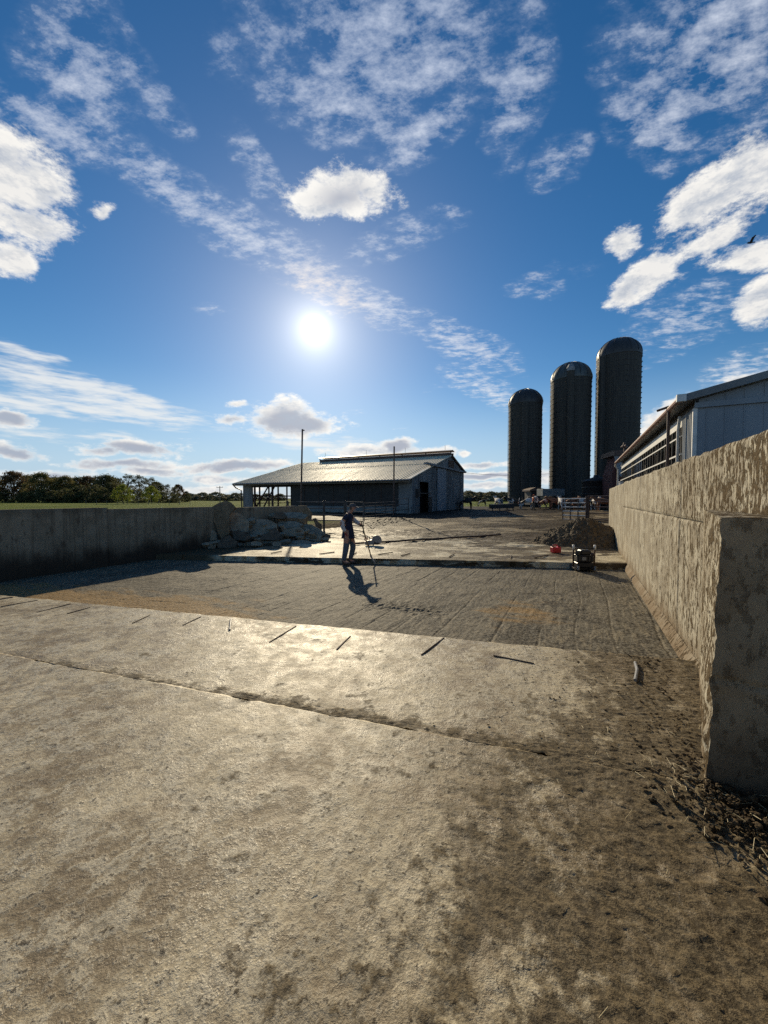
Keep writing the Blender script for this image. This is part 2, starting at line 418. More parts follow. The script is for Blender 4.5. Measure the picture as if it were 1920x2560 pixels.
        c = g.mix(g.ramp(g.noise(g.mapping(P, scale=(0.30, 0.55, 1)), 2.0, 9, 0.70), 0.515, 0.545), c, (0.080, 0.062, 0.040))
        c = g.mix(g.ramp(g.math('ADD', attr('dirt'), g.math('MULTIPLY', g.math('SUBTRACT', hs_, 0.5), 1.6)), 0.4, 0.7), c, (0.10, 0.075, 0.046))
        b.inputs['Roughness'].default_value = 0.6; b.inputs['Specular IOR Level'].default_value = 0.06
        h = g.math('ADD', g.math('MULTIPLY', hs_, 0.8), g.math('MULTIPLY', g.noise(P, 14.0, 6, 0.65), 0.6)); bs, bd = 0.8, 0.04
    elif kind == 'yard':
        hs_ = g.noise(g.mapping(P, scale=(0.22, 0.40, 1)), 0.9, 10, 0.70, 0.3)
        c = g.mix(g.ramp(hs_, 0.45, 0.55), (0.065, 0.048, 0.028), (0.31, 0.25, 0.16))
        c = g.mix(g.ramp(mid, 0.55, 0.72), c, (0.23, 0.185, 0.125))
        c = g.mix(g.ramp(g.noise(g.mapping(P, scale=(0.25, 0.5, 1)), 1.4, 8, 0.70), 0.515, 0.545), c, (0.05, 0.037, 0.024))
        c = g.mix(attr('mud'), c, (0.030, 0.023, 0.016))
        b.inputs['Roughness'].default_value = 0.65; b.inputs['Specular IOR Level'].default_value = 0.05
        h = g.math('ADD', g.math('MULTIPLY', hs_, 1.0), g.math('MULTIPLY', g.noise(P, 7.0, 6, 0.65), 0.5)); bs, bd = 0.9, 0.10
    elif kind == 'field':
        big2 = g.noise(P, 0.06, 6, 0.6)
        c = g.mix(g.ramp(big2, 0.35, 0.65), (0.085, 0.125, 0.022), (0.15, 0.175, 0.04))
        c = g.mix(g.ramp(g.noise(P, 1.2, 7, 0.65), 0.5, 0.7), c, (0.17, 0.155, 0.05))
        c = g.mix(attr('dirt'), c, (0.12, 0.09, 0.055))
        b.inputs['Roughness'].default_value = 0.95; b.inputs['Specular IOR Level'].default_value = 0.03
        h = g.math('ADD', mid, g.noise(P, 2.0, 6, 0.7)); bs, bd = 0.9, 0.2
    g.l.new(c, b.inputs['Base Color'])
    bp = g.new('ShaderNodeBump'); bp.inputs['Strength'].default_value = bs; bp.inputs['Distance'].default_value = bd
    g.l.new(h, bp.inputs['Height']); g.l.new(bp.outputs[0], b.inputs['Normal'])
    return m

def wall_mat(name, kind):
    m, g, b = new_mat(name)
    geo = g.new('ShaderNodeNewGeometry'); P = geo.outputs['Position']
    Q = g.mapping(P, rot=(0, 0, R_(27)))
    sp = g.new('ShaderNodeSeparateXYZ'); g.l.new(Q, sp.inputs[0]); A = sp.outputs[1]; Z = sp.outputs[2]
    mid = g.noise(P, 3.0, 7, 0.6); fine = g.noise(P, 45.0, 5, 0.6)
    vert = g.noise(g.mapping(Q, scale=(1, 6.5, 0.12)), 2.0, 5, 0.6)
    if kind == 'lit':
        c = g.mix(g.ramp(mid, 0.43, 0.57), (0.33, 0.292, 0.225), (0.46, 0.42, 0.33))
        c = g.mix(g.ramp(vert, 0.51, 0.57, True, 0, 0.5), c, (0.24, 0.195, 0.135))
        near = g.ramp(A, 12.5, 3.0, False, 0.0, 1.0)
        spl = g.noise(g.mapping(Q, scale=(6, 17, 5.0)), 1.0, 8, 0.70)
        spl2 = g.noise(g.mapping(Q, scale=(6, 9, 4.5)), 2.2, 7, 0.68)
        thr = g.math('SUBTRACT', 0.675, g.math('MULTIPLY', near, 0.165))
        up = g.ramp(Z, 1.45, 1.75, True, 0.0, 0.022)
        thr = g.math('SUBTRACT', thr, g.math('MULTIPLY', up, near))
        s1 = g.ramp(g.math('SUBTRACT', spl, thr), -0.005, 0.015)
        s2 = g.ramp(g.math('SUBTRACT', spl2, g.math('ADD', thr, 0.02)), -0.005, 0.015)
        sf = g.math('MAXIMUM', s1, s2)
        foot = g.ramp(g.math('ADD', Z, g.math('MULTIPLY', mid, 0.35)), 0.62, 0.22, True, 0, 0.75)
        c = g.mix(foot, c, (0.19, 0.135, 0.083))
        c = g.mix(g.math('MULTIPLY', sf, 0.95), c, g.mix(g.ramp(fine, 0.45, 0.55), (0.058, 0.040, 0.022), (0.11, 0.079, 0.045)))
        h = g.math('ADD', g.math('MULTIPLY', sf, 0.9), g.math('ADD', g.math('MULTIPLY', fine, 0.12), g.math('MULTIPLY', mid, 0.3)))
        bs, bd = 0.8, 0.02
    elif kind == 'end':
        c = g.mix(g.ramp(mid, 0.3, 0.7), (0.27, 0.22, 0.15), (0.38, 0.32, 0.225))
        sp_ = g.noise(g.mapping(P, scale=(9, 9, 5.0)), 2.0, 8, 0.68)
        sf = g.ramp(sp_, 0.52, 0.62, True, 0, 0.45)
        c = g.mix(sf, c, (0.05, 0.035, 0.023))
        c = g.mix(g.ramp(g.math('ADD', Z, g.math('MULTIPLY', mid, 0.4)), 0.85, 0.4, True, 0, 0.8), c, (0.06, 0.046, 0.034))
        h = g.math('ADD', g.math('MULTIPLY', sf, 0.7), g.math('MULTIPLY', fine, 0.2)); bs, bd = 0.6, 0.02
    else:      # left wall
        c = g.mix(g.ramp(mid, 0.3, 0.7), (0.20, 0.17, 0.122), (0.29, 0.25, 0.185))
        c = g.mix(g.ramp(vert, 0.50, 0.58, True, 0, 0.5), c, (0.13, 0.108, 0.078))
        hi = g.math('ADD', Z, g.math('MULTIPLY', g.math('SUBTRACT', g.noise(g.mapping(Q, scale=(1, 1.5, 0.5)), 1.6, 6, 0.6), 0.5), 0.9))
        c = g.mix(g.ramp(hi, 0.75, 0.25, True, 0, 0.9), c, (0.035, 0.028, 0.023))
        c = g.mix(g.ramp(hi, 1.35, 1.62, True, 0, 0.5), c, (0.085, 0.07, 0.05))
        c = g.mix(g.ramp(g.noise(g.mapping(Q, scale=(4, 4, 2)), 1.5, 7, 0.65), 0.59, 0.63, True, 0, 0.6), c, (0.08, 0.063, 0.048))
        h = g.math('ADD', mid, g.math('MULTIPLY', fine, 0.3)); bs, bd = 0.5, 0.015
    g.l.new(c, b.inputs['Base Color']); b.inputs['Roughness'].default_value = 0.9; b.inputs['Specular IOR Level'].default_value = 0.02
    bp = g.new('ShaderNodeBump'); bp.inputs['Strength'].default_value = bs; bp.inputs['Distance'].default_value = bd
    g.l.new(h, bp.inputs['Height']); g.l.new(bp.outputs[0], b.inputs['Normal'])
    return m

M_slab = ground_mat('slab_concrete', 'slab'); M_floor = ground_mat('dug_floor', 'floor'); M_farslab = ground_mat('far_slab_concrete', 'farslab')
M_yard = ground_mat('yard_mud', 'yard'); M_field = ground_mat('field_grass', 'field')
M_wlit = wall_mat('splashed_wall', 'lit'); M_wend = wall_mat('wall_end', 'end'); M_wleft = wall_mat('stained_wall', 'left')
M_dull = plain('dull_galvanised', (0.13, 0.13, 0.13), (0.09, 0.09, 0.09), 5, 0.85, 0.0, 40, 0.0, (1, 1, 1), 0.08)
M_rust = plain('rusty_steel', (0.10, 0.055, 0.035), (0.05, 0.03, 0.022), 20, 0.65, 0.3, 90)
M_galv = plain('galvanised', (0.26, 0.265, 0.27), (0.18, 0.185, 0.19), 5, 0.55, 0.0, 40, 0.2)
M_roof = plain('roof_sheet', (0.72, 0.615, 0.44), (0.62, 0.525, 0.37), 1.2, 0.6, 0.0, 20, 0.0, (1, 1, 1), 0.12)
M_side = plain('siding_pale', (0.20, 0.21, 0.215), (0.115, 0.115, 0.115), 0.9, 0.55, 0.0, 12, 0.0, (1, 1, 0.35))
M_side2 = plain('siding_white', (0.24, 0.265, 0.29), (0.19, 0.21, 0.235), 0.8, 0.5, 0.0, 12, 0.0, (1, 1, 0.3))
M_trim = plain('trim_white', (0.66, 0.65, 0.62), (0.52, 0.51, 0.48), 3, 0.5, 0.1, 30)
M_dark = plain('dark_curtain', (0.035, 0.030, 0.028), (0.022, 0.02, 0.02), 3, 0.6, 0.1, 20)
M_dkmet = plain('dark_metal', (0.06, 0.058, 0.058), (0.035, 0.034, 0.034), 8, 0.5, 0.15, 40, 0.3)
M_brown = plain('brown_steel', (0.105, 0.06, 0.045), (0.07, 0.04, 0.03), 4, 0.5, 0.15, 30, 0.2)
M_gutter = plain('red_brown_gutter', (0.25, 0.13, 0.095), (0.19, 0.10, 0.08), 4, 0.42, 0.1, 30)
M_wood = plain('grey_wood', (0.20, 0.16, 0.115), (0.12, 0.095, 0.07), 8, 0.75, 0.4, 40, 0, (1, 1, 0.2))
M_basew = plain('base_wall_concrete', (0.20, 0.225, 0.225), (0.13, 0.145, 0.145), 1.5, 0.75, 0.3, 14)
M_silo = None
M_dirt = plain('heap_soil', (0.16, 0.118, 0.072), (0.085, 0.062, 0.038), 7, 0.9, 0.8, 26, 0, (1, 1, 1), 0.15, 8, 0.05)
M_clod = plain('manure_clod', (0.12, 0.086, 0.048), (0.055, 0.04, 0.024), 18, 0.9, 0.7, 60, 0, (1, 1, 1), 0.15)
M_straw = plain('straw', (0.62, 0.52, 0.30), (0.45, 0.36, 0.19), 9, 0.55, 0.0)
M_rub1 = plain('broken_concrete', (0.34, 0.30, 0.225), (0.19, 0.165, 0.12), 4, 0.8, 0.7, 22, 0, (1, 1, 1), 0.25, 8, 0.03)
M_rub2 = plain('broken_concrete_tan', (0.24, 0.18, 0.115), (0.15, 0.11, 0.068), 5, 0.85, 0.8, 24, 0, (1, 1, 1), 0.2, 8, 0.03)
M_rub3 = plain('broken_concrete_dark', (0.15, 0.125, 0.095), (0.085, 0.07, 0.052), 5, 0.85, 0.8, 24, 0, (1, 1, 1), 0.2, 8, 0.03)
M_bark = plain('bark', (0.085, 0.068, 0.052), (0.05, 0.04, 0.03), 6, 0.9, 0.5, 20, 0, (1, 1, 0.2))
M_black = plain('black_plastic', (0.025, 0.025, 0.027), (0.015, 0.015, 0.016), 9, 0.42, 0.1, 60)
M_redp = plain('red_plastic', (0.55, 0.025, 0.035), (0.42, 0.02, 0.028), 5, 0.38, 0.05, 60)
M_white = plain('white_plastic', (0.68, 0.67, 0.64), (0.56, 0.55, 0.52), 9, 0.45, 0.05, 60)
M_orange = plain('saw_shell', (0.30, 0.27, 0.245), (0.22, 0.20, 0.18), 9, 0.45, 0.05, 60)
M_redbarn = plain('red_boards', (0.10, 0.03, 0.024), (0.07, 0.023, 0.02), 2, 0.8, 0.3, 12, 0, (4, 4, 0.4))
M_yel = plain('yellow_stake', (0.60, 0.46, 0.12), (0.45, 0.34, 0.10), 9, 0.7, 0.2, 40)
M_denim = plain('denim', (0.115, 0.145, 0.17), (0.075, 0.095, 0.115), 14, 0.9, 0.5, 60)
M_navy = plain('navy_cloth', (0.018, 0.022, 0.05), (0.012, 0.014, 0.03), 14, 0.9, 0.4, 60)
M_sleeve = plain('pale_sleeve', (0.58, 0.56, 0.54), (0.47, 0.45, 0.43), 14, 0.9, 0.4, 50)
M_skin = plain('skin', (0.48, 0.25, 0.17), (0.40, 0.20, 0.13), 12, 0.55, 0.1, 60)
M_glove = plain('red_glove', (0.42, 0.06, 0.05), (0.30, 0.05, 0.04), 20, 0.8, 0.3, 60)
M_cap = plain('cap_grey', (0.10, 0.10, 0.105), (0.07, 0.07, 0.075), 14, 0.85, 0.2, 60)
M_boot = plain('boot', (0.11, 0.085, 0.06), (0.07, 0.055, 0.04), 14, 0.8, 0.2, 60)
M_hivis = plain('orange_vest', (0.75, 0.14, 0.03), (0.62, 0.11, 0.03), 9, 0.8, 0.2, 50)
M_shaft = plain('shaft_wood', (0.40, 0.22, 0.07), (0.30, 0.16, 0.05), 9, 0.6, 0.2, 40)
M_feather = plain('dark_feather', (0.035, 0.03, 0.028), (0.02, 0.018, 0.017), 30, 0.8, 0.1, 60)
M_fur_k = plain('cow_black', (0.022, 0.02, 0.019), (0.014, 0.013, 0.012), 6, 0.7, 0.2, 40)
M_fur_b = plain('cow_brown', (0.28, 0.12, 0.06), (0.20, 0.085, 0.045), 4, 0.75, 0.2, 40)
def patch_mat(name, a, b_, lo, hi, sc, off):
    m, g, b = new_mat(name); tc = g.new('ShaderNodeTexCoord')
    n = g.noise(g.mapping(tc.outputs['Object'], loc=off), sc, 2, 0.4)
    g.l.new(g.mix(g.ramp(n, lo, hi), a, b_), b.inputs['Base Color']); b.inputs['Roughness'].default_value = 0.75
    return m
M_fur_w = patch_mat('cow_white_black', (0.60, 0.56, 0.51), (0.025, 0.022, 0.02), 0.55, 0.58, 1.5, (0, 0, 0))
M_fur_h = patch_mat('cow_black_white', (0.025, 0.022, 0.02), (0.60, 0.56, 0.51), 0.55, 0.58, 1.6, (4, 2, 1))
M_fur_r = patch_mat('cow_red_white', (0.28, 0.12, 0.06), (0.58, 0.50, 0.43), 0.54, 0.58, 1.6, (1, 7, 3))

def silo_mat():
    m, g, b = new_mat('silo_staves'); tc = g.new('ShaderNodeTexCoord'); v = tc.outputs['Object']
    sp = g.new('ShaderNodeSeparateXYZ'); g.l.new(v, sp.inputs[0])
    th = g.math('ARCTAN2', sp.outputs[1], sp.outputs[0])
    cb = g.new('ShaderNodeCombineXYZ'); g.l.new(g.math('MULTIPLY', th, 2.8), cb.inputs[0]); g.l.new(sp.outputs[2], cb.inputs[1])
    br = g.new('ShaderNodeTexBrick'); g.l.new(g.mapping(cb.outputs[0], rot=(0, 0, math.pi / 2)), br.inputs['Vector'])
    br.inputs['Color1'].default_value = (0.060, 0.055, 0.044, 1); br.inputs['Color2'].default_value = (0.046, 0.042, 0.035, 1)
    br.inputs['Mortar'].default_value = (0.025, 0.024, 0.022, 1); br.inputs['Scale'].default_value = 1.0
    br.inputs['Mortar Size'].default_value = 0.018; br.inputs['Brick Width'].default_value = 0.78; br.inputs['Row Height'].default_value = 0.28
    st = g.noise(g.mapping(cb.outputs[0], scale=(2.2, 0.12, 1)), 1.5, 6, 0.6)
    c = g.mix(g.ramp(st, 0.45, 0.68, True, 0, 0.75), br.outputs['Color'], (0.026, 0.024, 0.022))
    g.l.new(c, b.inputs['Base Color']); b.inputs['Roughness'].default_value = 0.85
    bp = g.new('ShaderNodeBump'); bp.inputs['Strength'].default_value = 0.5; bp.inputs['Distance'].default_value = 0.02
    g.l.new(br.outputs['Fac'], bp.inputs['Height']); bp.invert = True; g.l.new(bp.outputs[0], b.inputs['Normal'])
    return m
M_silo = silo_mat()
M_dome2 = plain('silo_dome_green', (0.085, 0.10, 0.10), (0.035, 0.04, 0.042), 0.9, 0.5, 0.0, 10, 0.0, (1, 1, 0.3))
M_dome = plain('silo_dome_sheet', (0.045, 0.045, 0.046), (0.028, 0.028, 0.03), 1.2, 0.5, 0.1, 10, 0.0, (1, 1, 0.4))
def leaf_mat(name, c1, c2, trans=0.35):
    m, g, b = new_mat(name); geo = g.new('ShaderNodeNewGeometry')
    n = g.noise(geo.outputs['Position'], 0.5, 4, 0.6); n2 = g.noise(geo.outputs['Position'], 6.0, 2, 0.6)
    c = g.mix(g.ramp(g.math('ADD', g.math('MULTIPLY', n, .6), g.math('MULTIPLY', n2, .4)), 0.35, 0.65), c1, c2)
    g.l.new(c, b.inputs['Base Color']); b.inputs['Roughness'].default_value = 0.7; b.inputs['Specular IOR Level'].default_value = 0.2
    tr = g.new('ShaderNodeBsdfTranslucent'); g.l.new(c, tr.inputs['Color'])
    mx = g.new('ShaderNodeMixShader'); mx.inputs[0].default_value = trans
    g.l.new(b.outputs[0], mx.inputs[1]); g.l.new(tr.outputs[0], mx.inputs[2]); g.l.new(mx.outputs[0], g.n['Material Output'].inputs[0])
    return m
L_olive = leaf_mat('leaves_olive', (0.15, 0.14, 0.045), (0.21, 0.17, 0.06)); L_dark = leaf_mat('leaves_dark', (0.085, 0.09, 0.036), (0.125, 0.115, 0.046))
L_rust = leaf_mat('leaves_rust', (0.15, 0.085, 0.04), (0.11, 0.085, 0.035)); L_green = leaf_mat('leaves_green', (0.17, 0.21, 0.03), (0.21, 0.22, 0.04), 0.5)
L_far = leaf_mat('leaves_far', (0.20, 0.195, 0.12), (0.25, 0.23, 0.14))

# ================================================================== the setting
N_L, N_R = -11.43, 1.13          # faces of the two yard walls
def ground_z(n, a):
    """height of the open ground"""
    return 0.13 + 0.37 * sstep(17, 26, a) + 0.05 * sstep(26, 45, a)

def build_field():
    xs = np.concatenate([-np.geomspace(900, 42, 26), np.linspace(-40, 60, 90), np.geomspace(62, 900, 26)])
    ys = np.concatenate([np.linspace(-30, 70, 90), np.geomspace(72, 2600, 44)])
    X, Y = np.meshgrid(xs, ys); n, a = to_na(X, Y)
    Z = ground_z(n, a) - 0.13
    fld = sstep(-12.0, -13.0, n)
    Z = Z * (1 - fld) + fld * 0.36
    yard = sstep(-40, -36, n) * sstep(50, 46, n) * sstep(62, 56, a)
    pit = sstep(N_L - .4, N_L - .1, n) * sstep(21.0, 19.0, a) * sstep(16, 12, n)
    Z = Z - 0.45 * pit
    far = sstep(70, 260, np.hypot(X, Y))
    Z = Z + (fbm(X * .03, Y * .03, 4, 3) - .5) * 0.5 * far * sstep(900, 300, np.hypot(X, Y)) - 0.05
    dirt = sstep(-37, -33, n) * sstep(52, 46, a) * sstep(-20, -10, a) * (1 - sstep(-13, -16, n) * sstep(24, 20, a))
    o = grid_mesh('ground', X, Y, Z, M_field, {'dirt': dirt}); tag(o, kind='structure')
build_field()

def build_yard():
    nn = np.linspace(-36, 30, 330); aa = 18.2 + (62 - 18.2) * np.linspace(0, 1, 300) ** 1.5
    n, a = np.meshgrid(nn, aa)
    X = n * CA + a * SA; Y = -n * SA + a * CA
    Z = ground_z(n, a) + 0.02
    tex = (fbm(X * .35, Y * 1.3, 6, 11, .58) - .5) * 0.16 + (fbm(X * 1.2, Y * 3.0, 4, 12) - .5) * 0.07
    Z = Z + tex * sstep(18.2, 20.5, a) - 0.22 * sstep(-12.5, -14.5, n) * sstep(24, 20, a) - 0.14 * sstep(60, 62, a)
    edge = np.minimum(sstep(18.2, 19.2, a), 1); Z = Z - 0.10 * (1 - edge)
    side_ = (X + 1.0) * 10.3 - (Y - 20.7) * 12.4            # ground turns near-black in front of the barn, behind a slanting line
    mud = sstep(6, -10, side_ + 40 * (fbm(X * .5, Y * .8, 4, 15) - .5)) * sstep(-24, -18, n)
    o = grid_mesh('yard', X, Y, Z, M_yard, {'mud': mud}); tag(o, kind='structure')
build_yard()

# concrete slabs and the dug strip; border lines run slightly askew to the walls
def l_joint(n): return 1.83 + (n + 5.6) * (2.79 - 1.83) / 5.72
def l_near(n): return 2.97 + (n + 9.15) * (5.07 - 2.97) / 10.22
def l_far(n): return 7.2 + (n + 11.4) * (11.7 - 7.2) / 12.45
def wallmask(n, lo=0.6, hi=2.6): return sstep(hi, lo, N_R - n)

def build_slab(name, fa0, fa1, z0, rows, cols, n0, n1, rowpow, dirtfn, seed, kindmat, skirt=0.0, extra=None):
    u = np.linspace(0, 1, rows) ** rowpow; nn = n0 + (n1 - n0) * np.linspace(0, 1, cols)
    n = np.repeat(nn[None, :], rows, 0)
    a = fa0(n) + (fa1(n) - fa0(n)) * u[:, None]
    e = (fbm(n * 2.2, a * 2.2, 5, seed) - .5)
    # edges are chipped, not ruled
    jag = (fbm(nn * 5, nn * 0 + seed, 4, seed + 40) - .5) * 0.05
    a[0] += jag * (0 if skirt < 0 else 1); a[-1] += jag[::-1]
    X = n * CA + a * SA; Y = -n * SA + a * CA
    dirt = dirtfn(n, a)
    Z = z0 + e * 0.012 + (fbm(n * 9, a * 9, 4, seed + 5) - .5) * 0.006
    lump = np.clip(fbm(n * 14, a * 14, 5, seed + 9, .6) - .45, 0, 1)
    Z = Z + dirt * (lump * 0.022 + np.clip(fbm(n * 34, a * 34, 4, seed + 12, .65) - .5, 0, 1) * 0.026)
    if extra is not None: Z = Z + extra(n, a)
    # turned-down edges
    def pad(arr, first, last): return np.concatenate([arr[:1] + first, arr, arr[-1:] + last], 0)
    Xp = pad(X, 0, 0); Yp = pad(Y, 0, 0); Zp = pad(Z, -0.3, -0.3); dp = pad(dirt, 0, 0)
    o = grid_mesh(name, Xp, Yp, Zp, kindmat, {'dirt': dp}, True); tag(o, kind='structure')
    return o
def dirt1(n, a):
    X = n * CA + a * SA; Y = -n * SA + a * CA
    d = wallmask(n, 0.8, 2.6) + 0.2 * sstep(1.7, 0.9, Y) * sstep(-0.2, -1.6, X)
    return np.clip(d, 0, 1)
def dirt2(n, a):
    j = sstep(0.26, 0.01, a - l_joint(n)) * (0.55 + 0.45 * sstep(-6, -2, n))
    return np.clip(wallmask(n, 0.35, 2.0) + j + 0.15 * sstep(-4, -1, n) * sstep(1.2, .3, a - l_joint(n)), 0, 1)
def gouge(n, a):      # tyre and scraper tracks
    t = (n * 0.75 + a * 0.9 + 0.05 * np.sin(a * 3))
    return -0.006 * np.exp(-((t + 1.9) / 0.035) ** 2) - 0.005 * np.exp(-((t + 2.15) / 0.02) ** 2)
near_slab = build_slab('concrete_slab', lambda n: n * 0 - 3.0, lambda n: l_joint(n) - 0.012, 0.135, 420, 560, -7.5, N_R + 1.0, 0.75, dirt1, 21, M_slab, 0, gouge)
mid_slab = build_slab('concrete_slab', lambda n: l_joint(n) + 0.012, l_near, 0.118, 320, 640, N_L - 0.05, N_R + 0.05, 1.0, dirt2, 31, M_slab)
def dirt_far(n, a): return np.clip(sstep(13.0, 17.5, a + 2 * (fbm(n * .4, a * .4, 3, 5) - .5)) * .8 + 0.2 * wallmask(n, .2, 1.0) + .9 * sstep(N_L + 2.6, N_L + 1.0, n), 0, 1)
far_slab = build_slab('concrete_slab', l_far, lambda n: n * 0 + 19.2, 0.155, 260, 420, N_L - 2.5, N_R + 0.05, 1.3, dirt_far, 41, M_farslab, 0,
                      lambda n, a: (fbm(n * .8, a * 2.2, 5, 77) - .5) * 0.05 * sstep(0.2, 1.5, a - l_far(n)) + (fbm(n * 1.6, a * 3.5, 5, 78, .6) - .5) * 0.12 * sstep(11.5, 15.5, a))

def build_floor():
    rows, cols = 360, 900
    nn = np.linspace(N_L - 0.05, N_R + 0.05, cols); u = np.linspace(0, 1, rows)
    n = np.repeat(nn[None, :], rows, 0); a0 = l_near(n) - 0.12; a1 = l_far(n) + 0.15
    a = a0 + (a1 - a0) * u[:, None]
    X = n * CA + a * SA; Y = -n * SA + a * CA
    # grooves left by the breaker run along the yard
    warp = (fbm(n * .6, a * .5, 3, 61) - .5) * 0.5
    rid = fbm((n + warp * .5) * 8, a * 1.1, 5, 62, .65)
    Z = (rid - .5) * 0.014 + (fbm(n * 2, a * 2, 6, 63, .55) - .5) * 0.030 + (fbm(n * 14, a * 7, 4, 69, .6) - .5) * 0.011
    t_ = (n + 0.22 * warp + 0.12 * np.sin(n * 2.3)) / 0.55; cr = np.abs((t_ + 1000) % 1 - .5); brk = fbm(np.floor(t_) * 3.7, a * .55, 2, 64)
    t2 = (a - 0.3 * n + .35 * warp) / 0.9; cr2 = np.abs((t2 + 1000) % 1 - .5); brk2 = fbm(n * .9, np.floor(t2) * 3.1, 3, 66)
    Z = Z - 0.014 * np.exp(-((.5 - cr) / 0.022) ** 2) * sstep(.42, .60, brk) - 0.008 * np.exp(-((.5 - cr2) / 0.014) ** 2) * sstep(.52, .62, brk2)
    # broken patch beyond the slab edge
    px, py = to_na(0.0, 0.0); bx, by = at_height(1010, 1520, 0).xy
    bn, ba = to_na(bx, by)
    pat = np.exp(-(((n - bn) / .8) ** 2 + ((a - ba) / .35) ** 2))
    Z = Z + pat * (fbm(n * 12, a * 12, 4, 65, .6) - .5) * 0.07
    off = at_height(100, 1490, 0); 
    och = 0.95 * sstep(2.0, 0.3, a - l_near(n)) * sstep(-2.5, -6.5, n) + 0.6 * np.exp(-(((n + 0.9) / .8) ** 2 + ((a - 6.6) / 1.0) ** 2)) \
        + 0.5 * sstep(0.35, 0.0, a - l_near(n)) * sstep(-4.5, -1, n)
    grid_o = grid_mesh('dug_strip', X, Y, Z, M_floor, {'ochre': np.clip(och, 0, 1)}, True); tag(grid_o, kind='structure')
build_floor()

# ---- right-hand wall ---------------------------------------------------------
def wall_panel(parent, n_face, thick, a0, a1, z0, z1, mat, res=0.03, amp=0.012, seed=1, top_amp=0.0, side=-1):
    """one cast panel: rough grid on the yard face, plain back"""
    ca = max(2, int((a1 - a0) / res)); cz = max(2, int((z1 - z0) / res))
    ca = min(ca, 420); cz = min(cz, 70)
    A, Z = np.meshgrid(np.linspace(a0, a1, ca), np.linspace(z0, z1, cz))
    D = (fbm(A * 3, Z * 2, 5, seed) - .5) * amp * 2
    edge = np.minimum(np.minimum(A - a0, a1 - A), np.minimum(Z - z0, z1 - Z)); D = D - 0.012 * sstep(0.03, 0, edge)
    tp = (fbm(A * 2.5, A * 0, 4, seed + 3) - .5) * top_amp * sstep(z1 - .12, z1, Z)
    N = n_face + side * D
    Z = Z + tp
    rows = [(N[:1] * 0 + n_face - side * thick, A[:1], Z[:1]), (N, A, Z), (N[-1:] * 0 + n_face - side * thick, A[-1:], Z[-1:])]
    N = np.concatenate([r[0] for r in rows]); A = np.concatenate([r[1] for r in rows]); Z = np.concatenate([r[2] for r in rows])
    # close the ends
    bn = np.full((N.shape[0], 1), n_face - side * thick)
    N = np.concatenate([bn, N, bn], 1); A = np.concatenate([A[:, :1], A, A[:, -1:]], 1); Z = np.concatenate([Z[:, :1], Z, Z[:, -1:]], 1)
    X = N * CA + A * SA; Y = -N * SA + A * CA
    inv = root_inv(parent); P = np.stack([X, Y, Z, np.ones_like(X)], -1) @ np.array(inv).T
    o = grid_mesh('panel', P[..., 0], P[..., 1], P[..., 2], mat, None, False, parent)
    return o

rw = thing('concrete_wall', 'tall pale concrete wall splashed with brown manure, running towards the silos', 'wall', W(N_R + .12, 8, 0))
core = MB(); nbox(core, N_R + 0.03, N_R + 0.27, -5, 19.15, -0.3, 2.24); core.build('core', M_wlit, rw)
segs = [(-5, -1.2), (-1.19, 2.4), (2.41, 6.0), (6.01, 9.6), (9.61, 13.2)]
for i, (s0, s1) in enumerate(segs):
    wall_panel(rw, N_R, 0.03 - .002, s0, s1, -0.3, 1.595, M_wlit, 0.03, 0.014, 100 + i)
    wall_panel(rw, N_R, 0.30, s0, s1, 1.61, 2.33 - 0.004 * i, M_wlit, 0.03, 0.014, 110 + i, 0.05)
for i, (s0, s1) in enumerate([(13.22, 16.2), (16.21, 19.2)]):
    wall_panel(rw, N_R, 0.30, s0, s1, -0.3, 2.29 - .02 * i, M_wlit, 0.05, 0.008, 120 + i, 0.02)
cur = MB()     # toe of concrete along the wall foot
cur.prism([W(N_R - 0.005, 4.6, 0.02), W(N_R - 0.085, 4.6, 0.02), W(N_R - 0.06, 4.6, 0.07), W(N_R - 0.005, 4.6, 0.15)], W(N_R, 11.6, 0) - W(N_R, 4.6, 0))
cur.build('toe', M_wlit, rw)

